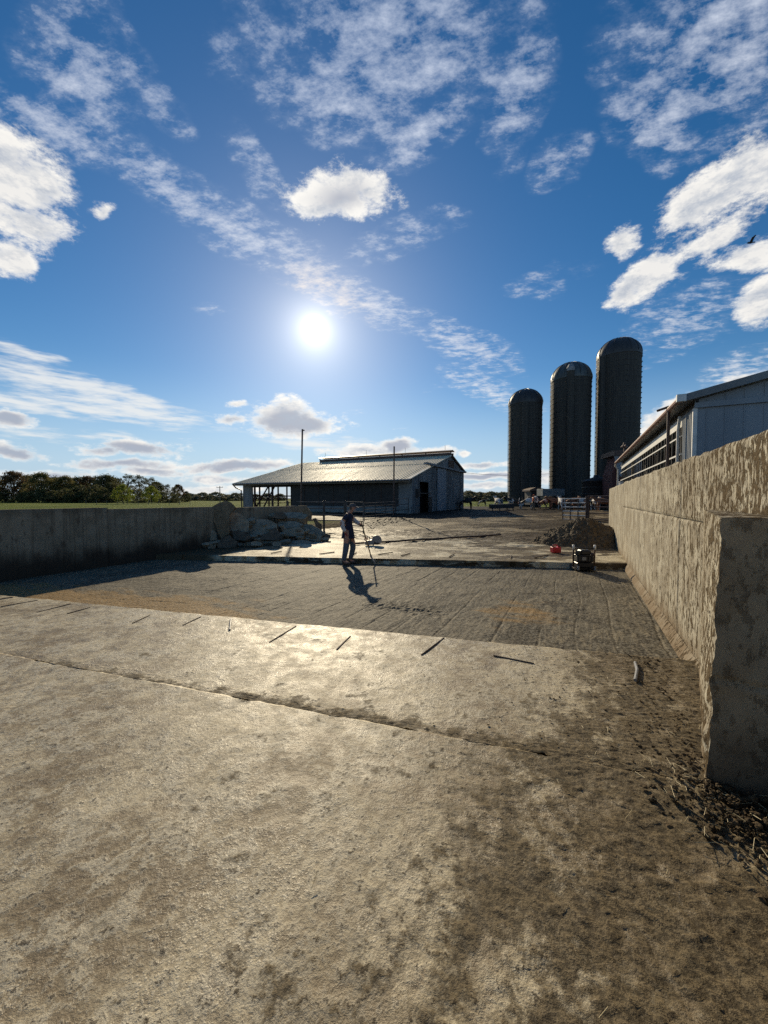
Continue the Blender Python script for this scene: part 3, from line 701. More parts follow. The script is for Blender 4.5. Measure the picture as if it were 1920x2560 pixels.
but = thing('wall_buttress', 'low concrete stub with shadowed end face, flaring out from the splashed wall', 'wall', W(1.0, 3.2, 0))
def butt_grid():
    p_b = [(0.675, 2.81), (1.08, 4.75)]; p_t = [(0.72, 2.81), (1.08, 4.75)]
    u = np.linspace(0, 1, 90); v = np.linspace(0, 1, 110); U, V = np.meshgrid(u, v)
    N = (p_b[0][0] * (1 - V) + p_t[0][0] * V) * (1 - U) + p_b[1][0] * U
    A = p_b[0][1] * (1 - U) + p_b[1][1] * U; Z = -0.1 + V * 1.84
    N = N - (fbm(A * 9, Z * 5, 5, 91, .6) - .5) * 0.055 * (1 - U * .8)
    wv_ = (fbm(A * 0 + 3, Z * 6, 4, 92) - .5) * 0.03 * (1 - U); A = A + wv_
    X = N * CA + A * SA; Y = -N * SA + A * CA
    P = np.stack([X, Y, Z, np.ones_like(X)], -1) @ np.array(root_inv(but)).T
    grid_mesh('flank', P[..., 0], P[..., 1], P[..., 2], M_wlit, None, True, but)
    # end face from the same ragged corner
    k = 24; n_end = np.linspace(0, 1, k)
    n2 = N[:, :1] * (1 - n_end) + 1.125 * n_end; z2 = np.repeat(Z[:, :1], k, 1)
    a2 = A[:, :1] * (1 - n_end) + 2.81 * n_end + (fbm(n2 * 6, z2 * 4, 4, 95) - .5) * .02 * np.minimum(1, n_end * 8) + .02 * np.exp(-((z2 - .80 - .03 * (fbm(n2 * 9, n2 * 0, 3, 98) - .5)) / .012) ** 2)
    X = n2 * CA + a2 * SA; Y = -n2 * SA + a2 * CA
    P = np.stack([X, Y, z2, np.ones_like(X)], -1) @ np.array(root_inv(but)).T
    grid_mesh('end_face', P[..., 0], P[..., 1], P[..., 2], M_wend, None, True, but)
    # top cap
    V2 = np.linspace(0, 1, 10)[:, None]
    n3 = N[-1:] * (1 - V2) + 1.125 * V2; a3 = np.repeat(A[-1:], 10, 0); z3 = np.repeat(Z[-1:], 10, 0) + (fbm(n3 * 8, a3 * 8, 4, 97) - .5) * .02
    X = n3 * CA + a3 * SA; Y = -n3 * SA + a3 * CA
    P = np.stack([X, Y, z3, np.ones_like(X)], -1) @ np.array(root_inv(but)).T
    grid_mesh('cap', P[..., 0], P[..., 1], P[..., 2], M_wlit, None, True, but)
butt_grid()

# ---- left-hand wall ------------------------------------------------------------
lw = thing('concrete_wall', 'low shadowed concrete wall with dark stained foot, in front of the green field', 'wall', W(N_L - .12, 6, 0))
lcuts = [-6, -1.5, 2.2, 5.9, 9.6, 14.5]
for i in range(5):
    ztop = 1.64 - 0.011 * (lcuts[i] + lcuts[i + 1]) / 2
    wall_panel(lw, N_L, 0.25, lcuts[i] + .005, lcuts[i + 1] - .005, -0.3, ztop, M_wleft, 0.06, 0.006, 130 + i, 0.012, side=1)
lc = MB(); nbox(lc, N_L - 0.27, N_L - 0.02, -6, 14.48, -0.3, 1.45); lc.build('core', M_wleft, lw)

# ================================================================== left-hand open barn
BN = -13.0; BN2 = -33.5; BA0 = 30.9; BA1 = 47.5; B_RIDGE = 41.85
def broof(a): return 3.50 + (a - 29.9) * (6.70 - 3.50) / (B_RIDGE - 29.9) if a <= B_RIDGE else 6.70 - (a - B_RIDGE) * (6.70 - 5.16) / (BA1 - B_RIDGE)
barn = thing('cattle_barn', 'long grey metal-roofed cattle barn with open corner bay and ridge vent', 'barn', W(-23, 38, 0.4))
def nb(name, mat, n0, n1, a0, a1, z0, z1, par, bevel=0):
    m = MB(); nbox(m, n0, n1, a0, a1, z0, z1); return m.build(name, mat, par, bevel=bevel)
# roof sheets, each with its ribs
def roof_sheet_mesh(n0, w, a0, a1, lift=0.0):
    m = MB(); prof = []
    k = 3
    for i in range(k):
        b = n0 + w * i / k; s = w / k
        prof += [(b, 0), (b + s * .62, 0), (b + s * .72, .03), (b + s * .88, .03), (b + s * .97, 0)]
    prof.append((n0 + w, 0))
    top = []
    for a in (a0, a1): top.append([W(n, a, broof(a) + h + lift) for n, h in prof])
    P = len(prof); vs_ = top[0] + top[1] + [p - Vector((0, 0, .03)) for p in top[0]] + [p - Vector((0, 0, .03)) for p in top[1]]
    fs = [[i, i + 1, P + i + 1, P + i] for i in range(P - 1)] + [[2 * P + i + 1, 2 * P + i, 3 * P + i, 3 * P + i + 1] for i in range(P - 1)]
    fs += [[i, 2 * P + i, 2 * P + i + 1, i + 1] for i in range(P - 1)] + [[P + i, P + i + 1, 3 * P + i + 1, 3 * P + i] for i in range(P - 1)]
    fs += [[0, P, 3 * P, 2 * P], [P - 1, 3 * P - 1, 4 * P - 1, 2 * P - 1]]
    m.add(vs_, fs); return m
bw = 0.914; nsheet = 23
for (a0, a1, lift) in ((29.9, 36.9, 0.0), (36.7, 41.5, 0.035), (42.2, 47.75, 0.0)):
    first = None
    for i in range(nsheet):
        if first is None: first = roof_sheet_mesh(-33.72, bw - 0.004, a0, a1, lift).build('roof_sheet', M_roof, barn)
        else:
            o = first.copy(); COL.objects.link(o); o.parent = barn; o.location = MY @ Vector((bw * i, 0, 0))
            o.location.z = RND.uniform(-.004, .004)
# ridge vent
nb('vent_curb', M_brown, -30.6, -12.75, 41.40, 41.50, 6.62, 6.92, barn); nb('vent_curb', M_brown, -30.6, -12.75, 42.2, 42.3, 6.62, 6.92, barn)
cap = MB(); cap.prism([W(-30.7, 41.2, 7.12), W(-30.7, 41.85, 7.26), W(-30.7, 42.5, 7.12), W(-30.7, 42.5, 7.07), W(-30.7, 41.85, 7.19), W(-30.7, 41.2, 7.07)], W(-12.7, 0, 0) - W(-30.7, 0, 0)); cap.build('vent_cap', M_brown, barn)
for i in range(7):
    n = -30.6 + i * (17.8 / 6); mb = MB(); nbox(mb, n - .05, n + .05, 41.42, 41.5, 6.85, 7.13); mb.build('vent_bracket', M_brown, barn)
for n in (-30, -23.8, -18.5, -13.6):
    MB().tube([W(n, 41.85, 7.2), W(n, 41.85, 7.85)], 0.018, 5).build('lightning_rod', M_dkmet, barn)
# eave trim, gutter, downspout
nb('eave_board', M_wood, -33.6, -12.85, 29.98, 30.03, 3.22, 3.46, barn)
gut = MB(); gut.tube([W(-33.75, 29.86, 3.40), W(-12.8, 29.86, 3.43)], 0.075, 8); gut.build('gutter', M_galv, barn)
dsp = MB(); dsp.tube([W(-33.72, 29.9, 3.34), W(-33.6, 30.2, 3.0), W(-33.35, 30.7, 2.75), W(-33.35, 30.78, 0.2)], 0.07, 8); dsp.build('downspout', M_dkmet, barn)
# front: pale end posts, curtain panels, low concrete wall
nb('end_wall', M_side, -33.3, -31.9, BA0, BA0 + .12, 0.2, 3.5, barn); nb('end_wall', M_side, -14.3, -13.05, BA0, BA0 + .1, 1.0, 3.7, barn)
npan = 7; pw = (-14.3 + 26.5) / npan
for i in range(npan):
    n0 = -26.5 + i * pw
    nb('curtain_panel', M_dark, n0 + .02, n0 + pw - .02, BA0 + .02, BA0 + .05, 1.0, 3.4, barn)
    nb('curtain_batten', M_brown, n0 - .02, n0 + .02, BA0 - .02, BA0 + .06, 0.9, 3.45, barn)
nb('base_wall', M_basew, -26.6, -13.0, BA0 - .28, BA0 - .06, 0.0, 1.12, barn)
nb('header_beam', M_dark, -33.3, -13.05, BA0 + .12, BA0 + .4, 3.05, 3.45, barn)
# open bay framing and the open far gable behind it
for n in (-31.75, -29.2, -26.5): nb('post', M_brown, n - .08, n + .08, BA0 + .14, BA0 + .3, 0.2, 3.3, barn)
for a, w in ((31.3, .12), (32.7, .08), (33.5, .14), (35.0, .14), (36.6, .14), (38.2, .14), (39.8, .14)): nb('post', M_brown, BN2 + .02, BN2 + .02 + w, a - w / 2, a + w / 2, 0.2, 3.4, barn)
for z, h in ((1.25, .10), (1.75, .09), (2.08, .14)): nb('rail', M_brown, BN2 + .2, BN2 + .28, 31.2, 40, z, z + h, barn)
for p, q in (((BN2 + .4, 32.2, .3), (BN2 + .4, 34.6, 3.3)), ((BN2 + .5, 33.1, .3), (BN2 + .5, 31.2, 2.8)), ((BN2 + .45, 33.8, .9), (BN2 + .45, 35.6, 3.3))):
    MB().bar(W(*p), W(*q), .14, .10).build('brace', M_brown, barn)
nb('far_trough', M_dkmet, BN2 + .6, BN2 + 1.1, 31.6, 38.5, 0.5, 0.75, barn)
for a in (34.4, 36.0, 37.6):
    MB().tube([W(BN2 + .9, a, .35), W(BN2 + .9, a + .5, .45), W(BN2 + .9, a + 1.0, .6), W(BN2 + .9, a + 1.1, 1.0)], .05, 6).build('stall_loop', M_dkmet, barn)
gl = MB(); gl.prism([W(BN2, a, z) for a, z in ((30.9, 3.35), (39.9, 3.35), (39.9, .2), (47.5, .2), (47.5, 5.1), (B_RIDGE, 6.6), (30.9, 3.7))], W(BN2 + .02, 0, 0) - W(BN2, 0, 0)); gl.build('gable_siding', M_dkmet, barn)
nb('rear_wall', M_dkmet, BN2 + .03, BN - .05, BA1 - .1, BA1 - .05, 0.2, 5.05, barn)
nb('inner_floor', M_wood, BN2 + .05, BN - .05, BA0 + .5, BA1 - .15, 0.3, 0.47, barn)
# right-hand gable
gr = MB()
gr.prism([W(BN, a, z) for a, z in ((30.9, .2), (32.65, .2), (32.65, 3.4), (35.05, 3.4), (35.05, .2), (47.5, .2), (47.5, 5.12), (B_RIDGE, 6.62), (30.9, 3.72))], W(BN - .06, 0, 0) - W(BN, 0, 0))
gr.build('gable_siding', M_side, barn)
for i in range(28):      # standing ribs of the siding
    a = 31.2 + i * 0.6
    if 32.5 < a < 35.2: continue
    nb('siding_rib', M_side, BN + .002, BN + .03, a - .03, a + .03, .3, min(broof(a) - .12, 5.0), barn)
nb('gable_beam', M_galv, BN + .005, BN + .32, 33.7, 47.6, 5.02, 5.22, barn)
nb('loft_door', M_brown, BN + .01, BN + .05, 41.2, 43.2, 5.3, 6.1, barn)
nb('sliding_door', M_side2, BN + .05, BN + .12, 37.3, 40.0, 0.55, 4.95, barn)
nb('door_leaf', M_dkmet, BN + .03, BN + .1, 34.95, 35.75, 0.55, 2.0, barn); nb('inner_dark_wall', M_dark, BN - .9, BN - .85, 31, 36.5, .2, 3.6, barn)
MB().bar(W(BN + .15, 31.9, 2.3), W(BN + .15, 35.3, 2.35), .06, .10).build('door_bar', M_dkmet, barn)
nb('wall_box', M_dkmet, BN + .03, BN + .25, 31.7, 32.2, 2.0, 2.7, barn)
rk = MB(); rk.prism([W(BN + .02, 29.9, 3.42), W(BN + .02, B_RIDGE, 6.60), W(BN + .02, B_RIDGE, 6.70), W(BN + .02, 29.9, 3.53)], W(.16, 0, 0) - W(0, 0, 0)); rk.build('rake_trim', M_trim, barn)
rk = MB(); rk.prism([W(BN + .02, B_RIDGE + .01, 6.60), W(BN + .02, 47.7, 5.0), W(BN + .02, 47.7, 5.12), W(BN + .02, B_RIDGE + .01, 6.70)], W(.16, 0, 0) - W(0, 0, 0)); rk.build('rake_trim', M_dkmet, barn)

# ================================================================== right-hand white barn
RN = 3.2; RA0 = 15.4; RA1 = 39.4
wb = thing('metal_barn', 'white ribbed metal barn with open railed side, behind the splashed wall', 'barn', W(10, 27, 0.2))
def wroof(n): return 5.02 + (n - RN) * 0.233
gb = MB(); gb.prism([W(RN, RA0, 0), W(20, RA0, 0), W(20, RA0, wroof(20) - .1), W(RN, RA0, 4.95)], W(0, .06, 0) - W(0, 0, 0)); gb.build('gable_siding', M_side2, wb)
for i in range(20):
    n = RN + .3 + i * .45
    nb('siding_rib', M_side2, n - .015, n + .015, RA0 - .012, RA0 - .002, 1.0, 4.66, wb)
    nb('siding_rib', M_side2, n - .015, n + .015, RA0 - .012, RA0 - .002, 4.9, wroof(n) - .14, wb)
nb('gable_trim', M_side2, RN - .02, 20, RA0 - .09, RA0 - .03, 4.70, 4.86, wb)
rt = MB(); rt.prism([W(RN - .35, RA0 - .3, wroof(RN - .35)), W(20, RA0 - .3, wroof(20)), W(20, RA0 - .3, wroof(20) + .14), W(RN - .35, RA0 - .3, wroof(RN - .35) + .14)], W(0, RA1 - RA0 + .4, 0) - W(0, 0, 0)); rt.build('roof', M_galv, wb)
rt = MB(); rt.prism([W(RN - .38, RA0 - .36, wroof(RN - .38) - .06), W(20, RA0 - .36, wroof(20) - .06), W(20, RA0 - .36, wroof(20) + .16), W(RN - .38, RA0 - .36, wroof(RN - .38) + .16)], W(0, .05, 0) - W(0, 0, 0)); rt.build('rake_trim', M_side, wb)
# corner strip of corrugated sheet
cs = MB(); prof = []
for i in range(8):
    b = RA0 + i * 1.4 / 8; s = 1.4 / 8; prof += [(b, 0), (b + s * .5, 0), (b + s * .6, -.035), (b + s * .9, -.035)]
prof.append((RA0 + 1.4, 0)); P = len(prof)
cs.add([W(RN + d, a, 0.2) for a, d in prof] + [W(RN + d, a, 4.7) for a, d in prof] + [W(RN + d + .05, a, 0.2) for a, d in prof] + [W(RN + d + .05, a, 4.7) for a, d in prof],
       [[i, i + 1, P + i + 1, P + i] for i in range(P - 1)] + [[2 * P + i + 1, 2 * P + i, 3 * P + i, 3 * P + i + 1] for i in range(P - 1)]); cs.build('corner_sheet', M_side2, wb)
nb('corner_trim', M_trim, RN - .05, RN + .06, RA0 - .05, RA0 + .05, .2, 4.7, wb)
nb('header_band', M_trim, RN - .03, RN + .03, RA0 + 1.42, RA1, 4.38, 4.70, wb)
nb('soffit_board', M_dkmet, RN + .01, RN + .1, RA0, RA1, 4.71, 4.98, wb)
for z, h in ((4.02, .05), (3.38, .06)): nb('rail', M_trim, RN - .06, RN - .03, RA0 + 1.42, RA1, z, z + h, wb)
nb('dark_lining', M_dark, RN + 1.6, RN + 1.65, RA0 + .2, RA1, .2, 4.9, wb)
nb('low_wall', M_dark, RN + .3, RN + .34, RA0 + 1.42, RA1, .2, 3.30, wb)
first = None
for i in range(30):
    a = RA0 + 1.6 + i * 0.75
    if first is None:
        first = nb('upright', M_dkmet, RN - .035, RN + .015, a - .022, a + .022, 3.0, 4.38, wb)
    else:
        o = first.copy(); COL.objects.link(o); o.parent = wb; o.location = MY @ Vector((0, .75 * i, 0))
for i in range(5):
    a = RA0 + 2.3 + i * 4.9; nb('post', M_wood, RN + .06, RN + .22, a - .09, a + .09, .2, 4.7, wb)
MB().tube([W(RN - .42, RA0 - .3, 4.98), W(RN - .42, RA1 + .1, 4.98)], .10, 10).build('gutter', M_gutter, wb)
nb('gutter_end', M_trim, RN - .54, RN - .30, RA0 - .42, RA0 - .28, 4.88, 5.10, wb)
MB().tube([W(RN - .42, RA1 + .05, 4.9), W(RN - .42, RA1 + .5, 4.7), W(RN - .2, RA1 + .6, 4.4), W(RN - .2, RA1 + .6, 2.0)], .08, 8).build('downspout', M_trim, wb)
MB().tube([W(RN - .09, RA0 + 1.55, 4.75), W(RN - .12, RA0 + 1.6, 4.3), W(RN - .12, RA0 + 1.6, 3.2), W(RN - .1, RA0 + 1.55, .3)], .05, 8).build('drain_pipe', M_trim, wb)
lamp = MB(); lamp.tube([W(RN - .5, 31.5, 5.1), W(RN - .5, 31.5, 5.5)], .05, 6); lamp.lathe([(0, 5.75), (.06, 5.73), (.08, 5.6), (.22, 5.45), (.22, 5.42), (0, 5.42)], 12, tuple(W(RN - .5, 31.5, 0))); lamp.tube([W(RN - .5, 31.5, 5.5), W(RN - .5, 30.6, 5.45)], .03, 6); lamp.build('eave_lamp', M_brown, wb)
pl = thing('lamp_pole', 'dark steel pole with short crooked arm standing beside the white metal barn', 'pole', W(RN - .45, RA0 + 1.35, 0.2))
MB().tube([W(RN - .45, RA0 + 1.35, -.3), W(RN - .45, RA0 + 1.35, 5.1)], .05, 8).build('post', M_brown, pl)
MB().tube([W(RN - .45, RA0 + 1.35, 5.08), W(RN - .75, RA0 + 1.6, 5.02)], .045, 8).build('arm', M_brown, pl)

# ================================================================== silos
def silo(name, label, px, Y, r, ytop, yspring, chute_ang, hood):
    X = (px - 960) / 960 * Y; base_z = 0.5
    ztop = at_depth(px, ytop, Y).z; zs = ztop - r * .92
    t = thing(name, label, 'silo', (X, Y, base_z), px * .013, 'silage silos')
    MB().lathe([(r, 0.0), (r, zs)], 56, (X, Y, 0)).build('stave_wall', M_silo, t, True)
    dome = MB(); prof = [(r + .07, zs - .25), (r + .09, zs)]
    for i in range(1, 11):
        u = i / 10 * math.pi / 2; prof.append(((r + .09) * math.cos(u) + .001, zs + (ztop - zs) * math.sin(u)))
    dome.lathe(prof, 56, (X, Y, 0)); d = dome.build('dome', M_dome2 if hood else M_dome, t, True)
    for i in range(16):
        th = 2 * math.pi * i / 16; pts = [(X + (q[0] + .02) * math.cos(th), Y + (q[0] + .02) * math.sin(th), q[1] + .02) for q in prof[1:]]
        MB().tube(pts, .035, 5).build('dome_rib', M_dome, d)
    MB().lathe([(.25, ztop - .05), (.25, ztop + .12), (.001, ztop + .2)], 12, (X, Y, 0)).build('dome_cap', M_dome, d)
    hz = 1.2; first = None; z = base_z + .4
    while z < zs - .4:
        if first is None:
            h = MB(); h.lathe([(r + .003, -.02), (r + .035, -.02), (r + .035, .02), (r + .003, .02)], 48, (X, Y, z))
            for k in range(6):
                th = 2 * math.pi * k / 6 + .35; M = Matrix.Rotation(th, 3, 'Z')
                h.box((X + (r + .06) * math.cos(th), Y + (r + .06) * math.sin(th), z), (.12, .22, .09), M)
            first = h.build('hoop', M_galv if False else M_dkmet, t); z0 = z
        else:
            o = first.copy(); COL.objects.link(o); o.parent = t; o.location = (0, 0, z - z0)
        z += 0.74
    if chute_ang is not None:
        to_cam = math.atan2(-Y, -X) + chute_ang
        cx, cy = X + (r + .1) * math.cos(to_cam), Y + (r + .1) * math.sin(to_cam)
        c = MB(); c.lathe([(.52, .2), (.52, zs + (.9 if hood else -.3))], 14, (cx, cy, 0)); cc = c.build('chute', M_silo, t, True)
        if hood:
            MB().lathe([(.56, zs + .5), (.56, zs + 1.0), (.30, zs + 1.5), (.001, zs + 1.55)], 14, (cx, cy, 0)).build('hood', M_galv, cc)
        for k in range(int((zs - 1) / 1.6)):
            MB().lathe([(.525, 0), (.56, 0), (.56, .06), (.525, .06)], 14, (cx, cy, 1 + k * 1.6)).build('band', M_dkmet, cc)
    # filler pipe and ladder on the sunny flank
    th = math.atan2(-Y, -X) - 1.15
    lad = MB()
    for s_ in (-.18, .18):
        p = Vector((X + (r + .22) * math.cos(th) - s_ * math.sin(th), Y + (r + .22) * math.sin(th) + s_ * math.cos(th), 0))
        lad.bar(p + Vector((0, 0, 2.5)), p + Vector((0, 0, zs)), .05)
    for k in range(int((zs - 2.5) / .6)):
        q = Vector((X + (r + .22) * math.cos(th), Y + (r + .22) * math.sin(th), 2.7 + .6 * k)); tt = Vector((-math.sin(th), math.cos(th), 0)) * .18
        lad.bar(q - tt, q + tt, .035)
    lad.build('ladder', M_dkmet, t)
    return t
silo('silo', 'shortest dark domed silo, next to the gap beside the cattle barn', 1310.5, 62, 2.52, 973.5, 1005, 0.0, False)
silo('silo', 'middle-height dark domed silo with hooded chute down its front', 1422.5, 60, 2.84, 907, 950, -0.02, True)
silo('silo', 'tallest dark domed silo rising behind the small red shed', 1539.5, 58, 2.87, 847, 888, -0.75, False)

# ---- small buildings at the silo foot ------------------------------------------
rs = thing('red_shed', 'small red shed with pale slanted gable at the end of the white barn', 'shed', tuple(at_depth(1572, 1240, 42)[:2]) + (0.5,))
def px_poly(pts, Y): return [at_depth(x, y, Y) for x, y in pts]
MB().prism(px_poly([(1531, 1262), (1640, 1262), (1640, 1140), (1545, 1140), (1531, 1185)], 42), (1.2, 4, 0)).build('wall', M_redbarn, rs)
MB().prism([p for p in px_poly([(1537, 1139), (1545, 1180), (1552, 1192), (1600, 1192), (1610, 1139)], 41.8)], (0, .15, 0)).build('gable_panel', M_side2, rs)
MB().prism(px_poly([(1536, 1126), (1650, 1122), (1650, 1138), (1536, 1138)], 41.5), (1.4, 5, .1)).build('roof', M_brown, rs)
tk = thing('round_tank', 'dark round tank with shallow cone lid at the foot of the silos', 'tank', tuple(at_depth(1490, 1240, 48)[:2]) + (0.5,))
c = at_depth(1490, 1240, 48); MB().lathe([(1.55, .3), (1.55, 3.9), (1.65, 3.95), (1.65, 4.05), (.35, 4.5), (.30, 4.75), (.001, 4.8)], 36, (c.x, c.y, 0)).build('shell', M_dkmet, tk, True)
for k in range(4): MB().lathe([(1.555, 0), (1.6, 0), (1.6, .07), (1.555, .07)], 36, (c.x, c.y, .8 + .8 * k)).build('band', M_dkmet, tk)
wg = thing('feed_wagon', 'pale grey box wagon parked behind the cows in front of the silos', 'wagon', tuple(at_depth(1385, 1260, 50)[:2]) + (0.5,))
MB().prism(px_poly([(1357, 1222), (1412, 1222), (1412, 1240), (1357, 1240)], 50), (0, 2, 0)).build('box', M_basew, wg, bevel=.03)
for x in (1364, 1404):
    p = at_depth(x, 1252, 50.4); MB().tube([p + Vector((-.1, 0, 0)), p + Vector((.25, 0, 0))], .42, 16).build('wheel', M_black, wg)
MB().prism(px_poly([(1362, 1241), (1408, 1241), (1408, 1247), (1362, 1247)], 50.2), (0, 1.4, 0)).build('chassis', M_dkmet, wg)
ds = thing('dark_shed', 'low dark open-fronted shed between the two shorter silos', 'shed', tuple(at_depth(1342, 1250, 54)[:2]) + (0.5,))
MB().prism(px_poly([(1328, 1225), (1357, 1225), (1357, 1262), (1328, 1262)], 54), (0, 2.5, 0)).build('wall', M_dark, ds)
MB().prism(px_poly([(1325, 1224), (1340, 1218), (1362, 1222), (1362, 1226), (1325, 1228)], 53.7), (0, 3, 0)).build('roof', M_brown, ds)
fb = thing('feed_bunk', 'low dark feed bunk standing in the yard before the cows', 'trough', tuple(at_depth(1256, 1270, 40)[:2]) + (0.5,))
MB().prism(px_poly([(1228, 1261), (1286, 1259), (1286, 1270), (1228, 1272)], 40), (0, .9, 0)).build('trough', M_dkmet, fb)
for x in (1232, 1250, 1268, 1283): MB().prism(px_poly([(x - 1, 1270), (x + 1, 1270), (x + 1, 1277), (x - 1, 1277)], 40.1), (0, .12, 0)).build('leg', M_dkmet, fb)
wp = MB(); q = W(N_R + .35, 18.3, 0); wp.box((q.x, q.y, 1.35), (.13, .13, 2.3)); wp.box((q.x, q.y, 2.515), (.16, .16, .03)); tag(wp.build('fence_post', M_trim, bevel=.01), 'white square post standing behind the far end of the splashed wall', 'post')

# ================================================================== gates, rails, poles
def gate(name, label, p0, p1, z0, z1, nrail, mat, ups=3, group=None, r=.028, post_ends=True):
    """tube gate between ground points p0 and p1"""
    p0, p1 = Vector(p0), Vector(p1); t = thing(name, label, 'gate', (p0 + p1) / 2 * 1.0, 0, group)
    for i in range(nrail):
        z = z0 + (z1 - z0) * i / (nrail - 1); MB().tube([p0 + Vector((0, 0, z)), p1 + Vector((0, 0, z))], r, 8).build('rail', mat, t)
    for i in range(ups):
        q = p0.lerp(p1, i / (ups - 1)); MB().tube([q + Vector((0, 0, z0 - (.12 if i in (0, ups - 1) else 0))), q + Vector((0, 0, z1 + (.02)))], r * 1.05, 8).build('upright', M_brown if mat is M_trim else mat, t)
    return t
g0 = at_depth(1407, 1292, 24.6); g1 = at_depth(1465, 1290, 23.2)
gt = gate('farm_gate', 'six-rail red-brown tube gate with white-topped rails swung open behind the soil heap', (g0.x, g0.y, .40), (g1.x, g1.y, .42), .12, 1.42, 6, M_trim, 4, None, .035)
hp = at_depth(1469, 1290, 23.0)
fn = thing('pipe_fence', 'brown pipe fence with two posts running from the open gate to the splashed wall', 'fence', (hp.x, hp.y, .4))
e1 = at_depth(1535, 1290, 21.5)
for x, Y in ((1466, 23.05), (1471, 22.9)):
    q = at_depth(x, 1290, Y); MB().tube([(q.x, q.y, .1), (q.x, q.y, 2.0)], .06, 8).build('post', M_brown, fn)
for z in (.62, .98, 1.35, 1.65, 1.98): MB().tube([(hp.x, hp.y, z), (e1.x, e1.y, z)], .03, 8).build('rail', M_brown, fn)

r0 = at_depth(742, 1320, 20.5); r1 = at_depth(866, 1320, 19.6)
pf = thing('pipe_fence', 'four-rail pipe fence with dark post behind the rubble heap, facing the cattle barn', 'fence', (r0.x, r0.y, .1))
for i, y in enumerate((1255.5, 1271, 1286.5, 1301)):
    a_ = at_depth(742 if i < 2 else 700, y - 1, 20.5); b_ = at_depth(866, y + .5, 19.6); MB().tube([a_, b_], .026, 8).build('rail', M_dull, pf)
for x in (720, 810, 862):
    Y = 20.5 + (x - 742) / 124 * -.9; q = at_depth(x, 1325, Y); MB().tube([(q.x, q.y, -.1), (q.x, q.y, 1.72)], .055, 8).build('post', M_dkmet, pf)
ga = at_depth(866, 1320, 19.6); gb_ = at_depth(908, 1318, 18.6)
gate('tube_gate', 'seven-rail galvanised tube gate hanging beside the worker, hinged on the pipe fence', (ga.x, ga.y, .12), (gb_.x, gb_.y, .1), .15, 1.56, 7, M_dull, 2, None, .022)
gc = at_depth(911, 1300, 24.5); gd = at_depth(988, 1298, 28.0)
gate('tube_gate', 'long dark tube gate leading from the worker back to the cattle barn door', (gc.x, gc.y, .38), (gd.x, gd.y, .45), .12, 1.16, 6, M_dkmet, 4, None, .022)
ge = at_depth(990, 1298, 28.0); gf = at_depth(1021, 1296, 29.3)
gate('tube_gate', 'short dark tube gate standing close to the cattle barn corner', (ge.x, ge.y, .4), (gf.x, gf.y, .45), .15, 1.4, 4, M_dkmet, 2, None, .025)
for px, py, Y, lab, arm in ((756, 1073, 25.5, 'tall thin pole with tiny arm standing against the cattle barn roof', True), (985.5, 1116, 29.3, 'shorter thin pole near the right end of the cattle barn eave', False)):
    b_ = at_depth(px - (3 if arm else 0), 1250, Y); tp = at_depth(px, py, Y)
    t = thing('thin_pole', lab, 'pole', (b_.x, b_.y, .3))
    MB().tube([(b_.x - .05, b_.y, 0), (tp.x, tp.y, tp.z)], .055, 8).build('post', M_brown, t)
    if arm: MB().tube([tp - Vector((0, 0, .06)), tp + Vector((.14, 0, -.08))], .04, 6).build('arm', M_brown, t)
wire = MB(); w0 = W(BN + .1, 47.5, 5.05); w1 = at_depth(1420, 1178, 64)
wire.tube([w0.lerp(w1, i / 10) - Vector((0, 0, .5 * (1 - (2 * i / 10 - 1) ** 2))) for i in range(11)], .02, 5); tag(wire.build('overhead_wire', M_dkmet), 'thin overhead wire running from the cattle barn eave towards the silos', 'wire')

# ================================================================== soil heap, rubble
def build_heap():
    cx, cy = at_depth(1468, 1300, 14.5).xy; rx, ry = 2.05, 1.75
    k = 190; u = np.linspace(-1.25, 1.25, k); U, V = np.meshgrid(u, u); X = cx + U * rx; Y = cy + V * ry
    th = np.arctan2(V, U); rr = np.hypot(U, V) / (0.9 + 0.3 * fbm(np.cos(th) * 2 + 5, np.sin(th) * 2 + 5, 3, 201))
    h = np.clip(1.0 - rr, 0, 1); h = np.where(h > .86, .86 + (h - .86) * .35, h)
    n_, a_ = to_na(X, Y)
    skew = 1.0 - 0.12 * np.clip(n_ - (N_R - 1.3), 0, 1)
    Z = 0.10 + 1.14 * h * skew + (fbm(X * 2.2, Y * 2.2, 5, 202, .6) - .5) * 0.22 * sstep(0, .25, h) + (np.clip(fbm(X * 9, Y * 9, 4, 203, .6) - .45, 0, 1)) * 0.22 * sstep(0, .12, h)
    Z = np.where(n_ > N_R - .02, np.minimum(Z, .05), Z)
    o = grid_mesh('soil_heap', X, Y, Z, M_dirt, None, False); tag(o, 'dark brown heap of loose soil piled against the splashed wall', 'soil heap')
build_heap()

